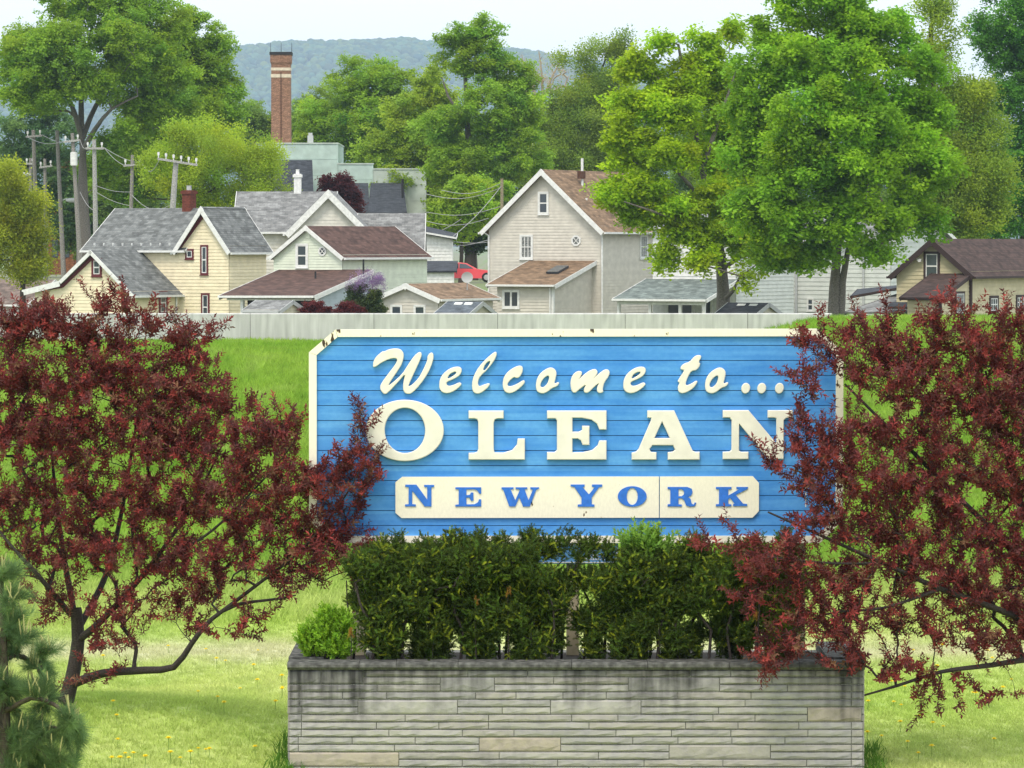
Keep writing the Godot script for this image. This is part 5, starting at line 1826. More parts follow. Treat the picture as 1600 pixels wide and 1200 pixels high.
	tree("golden_tree", "tall yellowish olive tree between the big maple and the dark right-hand tree", 228, [[1399, 470], [1400, 400], [1415, 330], [1450, 200], [1455, 40]], [[[1405, 380], [1450, 340], [1500, 300]], [[1400, 370], [1385, 330], [1370, 300]], [[1402, 400], [1455, 360], [1520, 320]]],
		[[1455, 20, 30, 50, 0, .5], [1470, 90, 40, 45, 0, .7], [1500, 160, 40, 45], [1470, 200, 50, 60], [1530, 205, 42, 46], [1520, 140, 28, 30, 0, .7], [1510, 270, 60, 45, 1], [1555, 270, 30, 45], [1470, 300, 50, 40, 1], [1530, 325, 45, 35, 1], [1450, 350, 50, 28, 1, .8], [1500, 365, 40, 22, 1, .8]], Color(0.128, 0.215, 0.026), {"mesh": "fine", "trunk": 0.75, "rc": 1.0, "leaf": 1.45, "per": 52, "bark": "bark"})
	tree("dark_tree", "dark green tree filling the top right corner", 252, [[1600, 430], [1600, 300], [1595, 150]], [], [[1560, 30, 40, 40], [1610, 20, 60, 50], [1570, 90, 45, 40], [1630, 100, 50, 50], [1590, 160, 50, 50], [1640, 190, 50, 60], [1600, 230, 48, 45], [1585, 300, 45, 45], [1640, 290, 60, 50], [1570, 345, 50, 32], [1520, 350, 40, 25]], Color(0.055, 0.17, 0.022), {"rc": 1.2})
	tree("background_tree", "pale green tree filling the gap between the lime maple and the big maple", 300, [[1130, 430], [1130, 300], [1130, 180]], [], [[1120, 130, 45, 34], [1150, 180, 45, 40], [1095, 200, 45, 45], [1130, 260, 60, 45]], Color(0.11, 0.20, 0.03), {"rc": 1.1})
	tree("golden_bush_tree", "yellow-olive young tree at the left edge below the utility poles", 216, [[35, 480], [36, 420], [38, 300]], [], [[12, 275, 30, 32], [5, 320, 30, 30], [45, 330, 32, 26], [25, 365, 50, 30], [60, 375, 24, 26], [20, 405, 44, 26], [55, 410, 26, 18]], Color(0.165, 0.22, 0.02), {"mesh": "fine", "rc": 0.8, "leaf": 1.3, "per": 40, "trunk": 0.2})
	tree("background_tree", "mid-green tree low behind the poles left of the yellow house", 300, [[190, 430], [190, 360], [190, 280]], [], [[190, 285, 40, 30], [150, 310, 36, 36], [215, 320, 36, 30], [120, 370, 26, 30], [170, 350, 50, 34]], Color(0.11, 0.20, 0.05), {"rc": 1.0, "trunk": 0.2})
	# plain filler woods beyond the streets: one grown, the others copies
	var f := tree("street_tree", "green tree of the far row, left of the lime maple", 350, [[1000, 420], [1000, 340], [1000, 260]], [], [[1000, 230, 50, 40], [970, 270, 50, 40], [1035, 275, 50, 40], [1000, 320, 75, 45], [1000, 370, 60, 30]], Color(0.095, 0.185, 0.042), {"group": "row of trees beyond the houses", "rc": 1.4, "dense": 0.8})
	for e in [[-120, 345, "beyond the left edge poles"], [245, 350, "behind the airy yellow-green tree"], [460, 360, "right behind the brick chimney foot"], [800, 350, "behind the tall tree with the tuft"], [1100, 345, "behind the lime-green maple"], [1190, 355, "between the lime maple and the big maple"], [1290, 350, "behind the big maple trunk"], [1390, 345, "right of the big maple trunk"], [1480, 356, "behind the ochre house ridge"], [1690, 345, "beyond the right edge"]]:
		var q := at(e[0], 420, e[1])
		copy(f, "street_tree", Vector3(q.x, ground(q.x, q.z) - 0.1, q.z), "green tree of the far row, " + e[2], e[0] * 0.37)
	# garden shrubs by the houses
	tree("lilac_bush", "lilac bush in purple bloom between the green house and the garage", 188, [[568, 500], [568, 475], [569, 455]], [], [[560, 462, 20, 16], [585, 470, 16, 18], [565, 485, 22, 14], [548, 478, 12, 14]], Color(0.045, 0.075, 0.03), {"cat": "shrub", "trunk": 0.05, "rc": 0.35, "per": 34, "leaf": 0.55, "tip": 0.012})
	var lil := get_node("lilac_bush") as Node3D
	var buf := PackedFloat32Array()
	var pts := []
	for e in [[575, 435, 22, 12], [590, 448, 14, 14], [556, 447, 20, 14], [590, 438, 10, 8], [570, 452, 20, 12]]:
		for i in 34:
			var q := rdir() * pow(rng.randf(), 0.33)
			pts.append(at(e[0] + q.x * e[2], e[1] + q.y * e[3], 188.0 + q.z * 0.6) - lil.position)
	buf.resize(pts.size() * 3 * 16)
	var i := 0
	for q: Vector3 in pts:
		for k in 3:
			inst(buf, i, pool[rng.randi() % 700], 0.42, q + Vector3(0, k * 0.08, 0), vary(Color(0.30, 0.19, 0.36), rng.randf_range(0.6, 1.3), rng.randfn() * 0.05))
			i += 1
	scatter("blossom", LEAF.fine, M.leaf, buf, lil)
	tree("red_shrub", "dark red-leaved shrub just left of the lilac", 187, [[548, 500], [548, 485], [548, 475]], [], [[545, 482, 16, 10], [532, 486, 14, 8], [556, 487, 12, 8]], Color(0.085, 0.02, 0.025), {"cat": "shrub", "trunk": 0.03, "rc": 0.28, "per": 26, "leaf": 0.45, "tip": 0.01})
	tree("red_shrub", "red-leaved shrub beside the small cream shed, farther from the lilac", 187, [[495, 500], [495, 485], [495, 475]], [], [[492, 482, 16, 11], [508, 486, 12, 8], [482, 487, 10, 6]], Color(0.085, 0.02, 0.025), {"cat": "shrub", "trunk": 0.03, "rc": 0.28, "per": 26, "leaf": 0.45, "tip": 0.01})
# ------------------------------------------------------------------ near plants
# a plum tree: limbs in pixels [px, py, metres nearer], lobes [px, py, rx, ry, metres nearer, density]
func plum(label: String, d: float, foot: Array, limbs: Array, radii: Array, lobes: Array) -> void:
	var s := d / F
	var base := at(foot[0], foot[1], d)
	base.y = ground(base.x, base.z) - 0.03
	var o := thing("plum_tree", base, label, "tree", "purple-leaved plum trees flanking the sign")
	var w := Wood.new()
	for k in limbs.size():
		var pts := []
		var rs := []
		var l: Array = limbs[k]
		for i in l.size():
			pts.append(at(l[i][0], l[i][1], d - l[i][2]) - base)
			rs.append(lerpf(radii[k][0], radii[k][1], float(i) / (l.size() - 1)))
		if k == 0: pts[0] = Vector3.ZERO
		w.line(pts, rs, 0.12)
	var tips := []
	for L in lobes:
		var rx: float = L[2] * s
		var ry: float = L[3] * s
		var rz: float = (rx + ry) * 0.5
		var dens: float = L[5] if L.size() > 5 else 1.0
		var k := int(pow(dens, 1.5) * (rx * ry * 350.0 + rz * 8.0)) + 3
		for i in k:
			var q := rdir() * pow(rng.randf(), 0.36)
			tips.append(at(L[0], L[1], d - L[4]) - base + Vector3(q.x * rx, q.y * ry, q.z * rz))
	tips.sort_custom(func(a, b): return a.distance_squared_to(w.pos[w.pos.size() - 1]) < b.distance_squared_to(w.pos[w.pos.size() - 1]))
	tips.sort_custom(func(a, b): return a.length_squared() < b.length_squared())
	var first := w.pos.size()
	# every tip carries a spray: a leafy whip that runs on outward and up
	var lists := [[], [], []]
	for c: Vector3 in tips:
		grow(w, c, 0.07, 3)
		var e := w.pos.size() - 1
		var dir := ((c - w.pos[w.par[e]]).normalized() * 0.5 + Vector3(0, rng.randf_range(-0.1, 0.75), 0) + rdir() * 0.55).normalized()
		var l := rng.randf_range(0.10, 0.32)
		w.pos.append(c + dir * l); w.par.append(e); w.cnt.append(1.0); w.fixed.append(0.0)
		var n := int(l / 0.024) + 3
		for k in n:
			var t := (k + rng.randf()) / n
			var up := (dir + rdir() * 0.55 + Vector3(0, 0.1, 0)).normalized()
			lists[rng.randi() % 3].append([c + dir * (t * (l + 0.08) - 0.08) + rdir() * 0.022, up])
	for i in range(first, w.pos.size()):
		if w.cnt[i] > 5.0 or w.cnt[i] < 1.5 or rng.randf() < 0.4: continue
		lists[rng.randi() % 3].append([w.pos[i] + rdir() * 0.04, (Vector3(0, 0.5, 0) + rdir()).normalized()])
	put("trunk", wood_mesh(w, 0.0014, 0.47, 7, radii[0][0]), M.plum_bark, o)
	for k in 3:
		var buf := PackedFloat32Array()
		buf.resize(lists[k].size() * 16)
		var i := 0
		for e in lists[k]:
			var up: Vector3 = e[1]
			var x := up.cross(rdir()).normalized()
			var light := rng.randf_range(0.65, 1.3)
			var c := Color(0.165, 0.038, 0.037)
			var t := rng.randf()
			if t < 0.22: c = Color(0.28, 0.05, 0.045)        # young red shoots
			elif t < 0.45: c = Color(0.135, 0.045, 0.046)
			elif t < 0.56: c = Color(0.20, 0.10, 0.06)
			inst(buf, i, Basis(x, up, x.cross(up)), rng.randf_range(0.55, 0.98), e[0], Color(c.r * light, c.g * light, c.b * light))
			i += 1
		scatter("foliage", LEAF["plum%d" % k], M.plum_leaf, buf, o)

func near_plants() -> void:
	plum("purple-leaved plum tree left of the sign, with one long low branch reaching right", 35.4, [100, 1108],
		[[[100, 1108, 0], [112, 1062, 0], [122, 1000, 0], [118, 950, 0]],
		[[110, 1070, 0], [160, 1052, 0.2], [225, 1047, 0.5], [272, 1042, 0.7], [300, 1005, 0.8], [330, 968, 0.9], [370, 945, 1.0], [440, 935, 1.1], [462, 930, 1.2]],
		[[330, 968, 0.9], [400, 915, 1.1], [470, 860, 1.3], [530, 790, 1.5], [560, 740, 1.6]],
		[[122, 1000, 0], [160, 968, 0.2], [230, 890, 0.4], [300, 790, 0.5], [350, 690, 0.5]],
		[[120, 975, 0], [105, 900, -0.2], [90, 800, -0.3], [80, 700, -0.3], [70, 600, -0.2]],
		[[121, 985, 0], [165, 900, -0.3], [190, 800, -0.4], [210, 680, -0.2], [225, 580, 0]],
		[[110, 960, 0], [60, 900, 0.3], [15, 850, 0.4], [-40, 780, 0.3]],
		[[230, 890, 0.4], [330, 830, 0.9], [420, 740, 1.1], [460, 690, 1.2]]],
		[[0.075, 0.055], [0.045, 0.006], [0.02, 0.004], [0.04, 0.005], [0.035, 0.005], [0.035, 0.005], [0.03, 0.006], [0.016, 0.004]],
		[[60, 515, 50, 32, 0], [20, 520, 30, 40, 0], [110, 535, 50, 32, 0.2], [180, 555, 50, 40, 0.3], [235, 500, 18, 30, 0.2, .7], [195, 485, 28, 16, 0.2, .5], [160, 478, 14, 16, 0.2, .5], [45, 490, 14, 18, 0, .6], [285, 545, 32, 36, 0.3], [315, 545, 14, 24, 0.3, .7],
		[40, 600, 60, 50, 0.1], [130, 610, 65, 45, 0.3], [220, 620, 65, 42, 0.4], [300, 620, 55, 34, 0.4], [340, 640, 24, 20, 0.5],
		[-40, 640, 60, 90, 0], [40, 690, 65, 50, 0.2], [140, 700, 65, 50, 0.3], [240, 700, 60, 45, 0.5], [310, 700, 40, 50, 0.6],
		[400, 685, 42, 30, 1.0, .9], [450, 690, 28, 32, 1.2, .8], [370, 740, 50, 40, 1.0], [450, 760, 50, 40, 1.3], [500, 740, 30, 34, 1.4, .7], [552, 720, 24, 26, 1.5, .5], [572, 680, 10, 22, 1.5, .4], [580, 740, 18, 24, 1.6, .5], [545, 770, 40, 28, 1.5, .7],
		[30, 790, 60, 45, 0.1], [130, 790, 60, 45, 0.3], [230, 790, 60, 45, 0.5], [310, 790, 50, 42, 0.7], [390, 820, 55, 40, 1.1], [470, 840, 50, 34, 1.3], [540, 870, 45, 22, 1.5, .8], [520, 830, 40, 24, 1.4, .8],
		[50, 870, 55, 36, 0.1, .7], [140, 870, 60, 38, 0.3, .8], [230, 870, 60, 38, 0.5, .8], [320, 880, 60, 34, 0.8, .8], [410, 890, 50, 26, 1.1, .8], [500, 895, 46, 18, 1.4, .6], [560, 900, 24, 10, 1.5, .5],
		[90, 940, 50, 28, 0.1, .5], [180, 950, 50, 30, 0.4, .6], [260, 940, 50, 30, 0.6, .6], [330, 930, 40, 26, 0.8, .6], [210, 1000, 60, 22, 0.5, .25], [380, 990, 45, 10, 1.0, .35], [410, 965, 22, 12, 1.1, .4], [130, 1010, 50, 22, 0.3, .25], [290, 985, 40, 18, 0.7, .3], [150, 1062, 26, 8, 0.4, .2]])
	plum("purple-leaved plum tree right of the sign, its branches hanging over the planter's end", 34.4, [1690, 1190],
		[[[1690, 1190, 0], [1700, 1100, 0], [1690, 1040, 0], [1680, 980, 0]],
		[[1690, 1040, 0], [1620, 1030, 0.3], [1545, 1040, 0.6], [1470, 1050, 0.9], [1400, 1072, 1.1], [1320, 1095, 1.3]],
		[[1690, 1010, 0], [1580, 960, 0.5], [1470, 920, 0.9], [1380, 880, 1.2], [1290, 840, 1.4], [1200, 800, 1.5]],
		[[1680, 980, 0], [1580, 860, 0.3], [1480, 760, 0.6], [1380, 660, 0.8], [1320, 600, 0.9]],
		[[1680, 980, 0], [1620, 850, -0.2], [1570, 700, -0.2], [1540, 580, 0]],
		[[1470, 920, 0.9], [1380, 950, 1.3], [1290, 960, 1.5], [1210, 1000, 1.6]],
		[[1685, 990, 0], [1700, 850, -0.3], [1690, 700, -0.3], [1660, 600, -0.2]],
		[[1380, 880, 1.2], [1300, 880, 1.5], [1200, 870, 1.7], [1130, 860, 1.8]]],
		[[0.085, 0.06], [0.035, 0.006], [0.035, 0.008], [0.035, 0.008], [0.035, 0.01], [0.016, 0.005], [0.035, 0.01], [0.012, 0.004]],
		[[1270, 535, 20, 18, 0.9, .6], [1300, 555, 26, 28, 0.9, .6], [1340, 530, 22, 28, 0.8, .7], [1380, 520, 20, 20, 0.7, .6], [1405, 560, 40, 38, 0.7], [1460, 510, 14, 18, 0.6, .6], [1475, 540, 30, 30, 0.5], [1510, 520, 14, 30, 0.4, .7], [1535, 560, 36, 38, 0.3], [1575, 520, 22, 24, 0.2], [1490, 478, 9, 12, 0.5, .6],
		[1600, 580, 50, 60, 0.1], [1430, 610, 50, 36, 0.7], [1350, 590, 28, 16, 0.9, .4], [1395, 600, 40, 26, 0.8, .8], [1500, 630, 60, 42, 0.5], [1580, 660, 60, 50, 0.3],
		[1257, 600, 7, 12, 1.2, .5], [1258, 655, 8, 26, 1.3, .5], [1270, 612, 8, 8, 1.2, .6], [1280, 690, 22, 22, 1.3, .6], [1252, 692, 12, 8, 1.4, .4], [1310, 680, 30, 28, 1.2, .6], [1203, 732, 14, 10, 1.5, .6], [1248, 742, 28, 12, 1.5, .6], [1300, 730, 38, 28, 1.4, .9], [1280, 770, 30, 20, 1.4, .7], [1265, 810, 18, 12, 1.5, .6], [1300, 800, 24, 14, 1.4, .5],
		[1380, 670, 50, 26, 0.9, .7], [1430, 690, 50, 34, 0.8], [1360, 720, 36, 18, 1.1, .5], [1500, 730, 60, 42, 0.6], [1590, 750, 60, 50, 0.3], [1350, 760, 40, 26, 1.2, .8], [1420, 770, 55, 32, 0.9], [1400, 820, 60, 36, 1.0], [1320, 830, 46, 26, 1.3, .7], [1490, 830, 60, 42, 0.7], [1590, 850, 60, 50, 0.4],
		[1240, 850, 12, 12, 1.6, .8], [1150, 850, 22, 14, 1.8, .4], [1102, 848, 10, 9, 1.8, .6], [1175, 880, 24, 14, 1.8, .6], [1210, 890, 30, 16, 1.7, .7], [1180, 930, 30, 16, 1.7, .7], [1250, 900, 44, 24, 1.6, .8], [1330, 900, 50, 30, 1.3], [1420, 900, 56, 38, 1.0], [1510, 920, 60, 42, 0.7], [1600, 940, 60, 50, 0.3],
		[1260, 955, 46, 22, 1.6, .8], [1340, 970, 54, 28, 1.4, .9], [1430, 980, 54, 32, 1.0, .8], [1530, 1000, 54, 32, 0.6, .7], [1600, 1010, 40, 30, 0.4, .7], [1240, 1005, 40, 20, 1.7, .8], [1200, 1028, 22, 14, 1.7, .8], [1310, 1020, 44, 20, 1.5, .7], [1390, 1040, 46, 20, 1.2, .6], [1330, 1045, 24, 10, 1.5, .4], [1470, 1070, 46, 18, 0.9, .4], [1450, 1085, 36, 10, 0.9, .3], [1560, 1085, 30, 8, 0.6, .15], [1680, 700, 60, 120, 0], [1680, 900, 60, 90, 0.2]])
	# ---- hedges in the planter
	hedge("clipped dark green yew hedge in the planter, left of the middle sign post", 536, 902, 850, [[833, 852, 9, 40], [880, 858, 12, 36], [730, 855, 16, 12], [600, 858, 30, 10]])
	hedge("dark green yew hedge right of the middle sign post, partly under plum branches", 888, 1262, 856, [[908, 860, 10, 34], [1075, 855, 30, 8], [1170, 860, 20, 14], [1225, 850, 12, 22]])
	# light green bush at the planter's left end, a sapling above the hedge
	small_bush("light_green_bush", "fresh light green bush at the left end of the planter", [[500, 990, 22, 18], [527, 1000, 26, 24], [487, 1010, 18, 14], [512, 966, 13, 13], [535, 978, 14, 16], [478, 998, 10, 12], [520, 1015, 34, 12]], 33.35, Color(0.27, 0.46, 0.04), LEAF.spirea, 1.1, 170)
	small_bush("green_sapling", "light green leafy sapling poking above the right hedge", [[1005, 842, 22, 10], [985, 850, 16, 8], [1030, 850, 20, 9], [1010, 858, 28, 8]], 33.45, Color(0.25, 0.42, 0.07), LEAF.spirea, 1.5, 40)
	for e in [[745, 936], [795, 921], [1180, 958], [548, 985]]:
		small_bush("yellow_leaf_sprig", "sprig of yellowed leaves at the hedge's %s" % {745: "left half, lower one", 795: "left half, upper one", 1180: "right half", 548: "left edge by the bush"}[e[0]], [[e[0], e[1], 5, 5]], 33.22, Color(0.42, 0.23, 0.05), LEAF.spirea, 0.6, 9)
	pine()
	dandelions()

func small_bush(called: String, label: String, lobes: Array, d: float, c: Color, mesh: Mesh, size: float, n: int) -> void:
	var base := at(lobes[0][0], 1040, d)
	var o := thing(called, base, label, "plant")
	var buf := PackedFloat32Array()
	buf.resize(n * lobes.size() * 16)
	var w := Mb.new()
	var i := 0
	for L in lobes:
		var k := d / F
		for j in n:
			var q := rdir() * pow(rng.randf(), 0.4)
			var p := at(L[0], L[1], d) + Vector3(q.x * L[2], q.y * L[3], q.z * (L[2] + L[3]) * 0.4) * k - base
			var up := (Vector3.UP * 0.8 + q * 0.6 + rdir() * 0.4).normalized()
			var x := up.cross(rdir()).normalized()
			inst(buf, i, Basis(x, up, x.cross(up)), size * rng.randf_range(0.7, 1.2), p - up * 0.06, vary(c, rng.randf_range(0.7, 1.25), rng.randfn() * 0.08))
			i += 1
			if j % 12 == 0: w.tube([Vector3(p.x * 0.35, 0, p.z * 0.5), p * Vector3(0.7, 0.5, 0.7), p], [0.006, 0.004, 0.002], 4)
	put("stem", w, M.plum_bark, o)
	scatter("foliage", mesh, M.leaf, buf, o)

func hedge(label: String, x0: float, x1: float, top: float, spikes: Array) -> void:
	var d := 33.55
	var k := d / F
	var base := at((x0 + x1) / 2, 1040, d)
	var o := thing("yew_hedge", base, label, "hedge", "yew hedges in the planter")
	var w := Wood.new()
	# stems
	var n := int((x1 - x0) / 19.0)
	for i in n:
		var px := lerpf(x0 + 14, x1 - 14, (i + rng.randf()) / n)
		var z := rng.randf_range(-0.25, 0.3)
		var pts := [at(px, 1038, d + z) - base, at(px + rng.randf_range(-8, 8), 985, d + z) - base, at(px + rng.randf_range(-24, 24), 950, d + z) - base, at(px + rng.randf_range(-30, 30), rng.randf_range(890, 925), d + z * 0.8) - base]
		for j in 3:
			w.pos.append(pts[0].lerp(pts[1], j / 3.0)); w.par.append(-1 if j == 0 else w.pos.size() - 2); w.cnt.append(0); w.fixed.append(0.013)
		for j in 6:
			var t := j / 5.0
			w.pos.append(pts[1].lerp(pts[2], t * 2) if t < 0.5 else pts[2].lerp(pts[3], t * 2 - 1)); w.par.append(w.pos.size() - 2); w.cnt.append(0); w.fixed.append(lerpf(0.011, 0.005, t))
	var spots := []
	var hole := FastNoiseLite.new()
	hole.seed = int(x0)
	hole.frequency = 0.045
	# each hedge is a row of bushes grown together: centre, half width, top
	var mounds := [[598, 56, 862], [672, 54, 848], [748, 56, 854], [826, 54, 850], [868, 34, 872]] if x0 < 700 else [[920, 40, 868], [985, 54, 858], [1066, 58, 852], [1148, 56, 858], [1222, 50, 850]]
	var lobes := []
	var k2 := int((x1 - x0) / 5.6)
	for i in k2:
		var r := rng.randf_range(24, 50)
		var py := top + r * 0.7 + rng.randf() * 22.0 if i % 3 == 0 else rng.randf_range(915.0, 985.0) if i % 3 == 1 else rng.randf_range(990.0, 1022.0)
		lobes.append([lerpf(x0 + r * 0.7, x1 - r * 0.7, (i + rng.randf()) / k2), py, r, rng.randf_range(-0.22, 0.22)])
	for i in int((x1 - x0) * (1030.0 - top) / 10.0):
		var L: Array = lobes[rng.randi() % lobes.size()]
		var q := rdir() * pow(rng.randf(), 0.3)
		var px: float = L[0] + q.x * L[2]
		var py: float = L[1] + q.y * L[2] * 0.85
		var inside := false
		for m in mounds:
			var wide: float = m[1] * (1.0 - 0.6 * smoothstep(895.0, 1020.0, py)) * (1.0 + 0.4 * hole.get_noise_2d(m[0] * 3.0, py * 0.7))
			var off: float = absf(px - m[0]) / wide
			if off < 1.0 and py > m[2] + 34.0 * off * off + 16.0 * hole.get_noise_2d(px * 0.9, 40.0): inside = true
		if not inside: continue
		var low := smoothstep(920.0, 990.0, py)
		if hole.get_noise_2d(px * 1.3, py) > 0.5 - 0.4 * low: continue
		if py > 1034.0 or py < top - 2.0: continue
		if px > 836.0 and px < 972.0 and py < 897.0 and rng.randf() < 0.96: continue
		if absf(px - 893.0 - 5.0 * sin(py * 0.09)) < (py - 925.0) * 0.26 + 6.0 * sin(py * 0.21 + px * 0.05): continue
		spots.append(at(px, py, d + L[3] - q.z * L[2] * k) - base)
	for i in 11: spikes.append([rng.randf_range(x0 + 25, x1 - 25), top + rng.randf_range(0, 14), 6, rng.randf_range(14, 30)])
	for s in spikes:
		for i in 16:
			var t := rng.randf()
			spots.append(at(s[0] + rng.randfn() * s[2] * 0.3 * (1.2 - t), s[1] + s[3] * 0.4 - t * s[3], d + rng.randfn() * 0.03) - base)
	spots.sort_custom(func(a, b): return a.y < b.y)
	var few := []
	for i in spots.size():
		if i % 7 == 0: grow(w, spots[i], 0.06, 3)
	put("stem", wood_mesh(w, 0.003, 0.5, 5, 0.014), M.plum_bark, o)
	var buf := PackedFloat32Array()
	var per := 7
	buf.resize(spots.size() * per * 16)
	var i := 0
	for p: Vector3 in spots:
		var out := Vector3(0, 0.45, 0.3)
		var tip := rng.randf() < 0.3
		for j in per:
			var up := (out + rdir() * 0.8).normalized()
			var x := up.cross(rdir()).normalized()
			var c := Color(0.072, 0.11, 0.021)
			if tip and j < 3: c = Color(0.31, 0.37, 0.035)
			elif rng.randf() < 0.3: c = Color(0.11, 0.19, 0.026)
			inst(buf, i, Basis(x, up, x.cross(up)), rng.randf_range(0.5, 0.9), p + rdir() * 0.05, vary(c, rng.randf_range(0.65, 1.3), rng.randfn() * 0.08))
			i += 1
	scatter("foliage", LEAF.yew, M.leaf, buf, o)

func pine() -> void:
	var d := 25.0
	var base := at(20, 1400, d)
	base.y = ground(base.x, base.z)
	var o := thing("young_pine", base, "young blue-green pine with long needles and pale candles in the lower left corner", "tree")
	var w := Wood.new()
	w.line([Vector3.ZERO, at(10, 1200, d) - base, at(5, 1000, d) - base, at(2, 880, d) - base], [0.05, 0.04, 0.025, 0.008], 0.15)
	var tips := []
	for e in [[10, 900, 8, 22, 5], [25, 950, 16, 30, 7], [15, 1010, 36, 30, 12], [50, 1030, 30, 26, 9], [75, 1085, 24, 22, 9], [40, 1090, 46, 30, 14], [105, 1120, 22, 16, 8], [60, 1150, 56, 28, 18], [20, 1160, 40, 40, 12], [112, 1150, 16, 18, 6], [85, 1195, 34, 26, 12], [-20, 1080, 40, 90, 16], [30, 1230, 80, 40, 20]]:
		for i in e[4]:
			var q := rdir() * pow(rng.randf(), 0.4)
			tips.append(at(e[0] + q.x * e[2], e[1] + q.y * e[3], d + q.z * 0.28) - base)
	for c: Vector3 in tips: grow(w, c, 0.05, 4)
	put("trunk", wood_mesh(w, 0.004, 0.45, 6, 0.05), M.bark, o)
	var spots := []
	var candles := Mb.new()
	for i in w.pos.size():
		if w.fixed[i] > 0.0 or w.cnt[i] > 6.0: continue
		var dir := (w.pos[i] - w.pos[w.par[i]]).normalized()
		for k in 3: spots.append([w.pos[i] - dir * k * 0.035, (dir + Vector3(0, 0.35, 0)).normalized()])
		if w.cnt[i] < 1.5 and rng.randf() < 0.7:
			var a := w.pos[i]
			candles.tube([a, a + Vector3(rng.randfn() * 0.01, 0.05, 0), a + Vector3(rng.randfn() * 0.015, rng.randf_range(0.08, 0.17), rng.randfn() * 0.01)], [0.006, 0.0065, 0.003], 5)
	put("candle", candles, M.candle, o)
	var buf := PackedFloat32Array()
	buf.resize(spots.size() * 16)
	var i := 0
	for s in spots:
		var up: Vector3 = (s[1] + rdir() * 0.25).normalized()
		var x := up.cross(rdir()).normalized()
		inst(buf, i, Basis(x, up, x.cross(up)), rng.randf_range(0.8, 1.2), s[0], vary(Color(0.135, 0.22, 0.085), rng.randf_range(0.65, 1.35), rng.randfn() * 0.06))
		i += 1
	scatter("needles", LEAF.pine, M.leaf, buf, o)

func dandelions() -> void:
	var first: Node3D = null
	for i in 64:
		var left := i < 34
		var px := rng.randf_range(150, 445) if left else rng.randf_range(1352, 1595)
		var py := rng.randf_range(1015, 1198)
		var t := (py - HORIZON) / F
		var d := EYE.y / t
		for k in 3:
			var g := at(px, py, d)
			d = (EYE.y - ground(g.x, g.z)) / t
		var p := at(px, py, d)
		p.y = ground(p.x, p.z)
		if first == null:
			first = thing("dandelion", p, "single yellow dandelion flower open in the mown lawn", "flower", "dandelions in the lawn")
			var mb := Mb.new()
			mb.tube([Vector3.ZERO, Vector3(0.005, 0.035, 0), Vector3(0.004, 0.072, 0)], [0.002, 0.002, 0.002], 4)
			put("stalk", mb, M.stalk, first)
			mb = Mb.new()
			for ring in 3:
				for j in 14:
					var a := TAU * (j + ring * 0.5) / 14
					var out := Vector3(cos(a), 0.25 + ring * 0.5, sin(a)).normalized()
					flat_leaf(mb, Vector3(0.004, 0.072, 0), out, Vector3.UP, 0.026 - ring * 0.004, 0.009)
			put("flower_head", mb, M.dandelion, first)
		else:
			var c := copy(first, "dandelion", p, first.get_meta("label"), rng.randf() * TAU)
			c.scale = Vector3.ONE * rng.randf_range(0.9, 1.5)
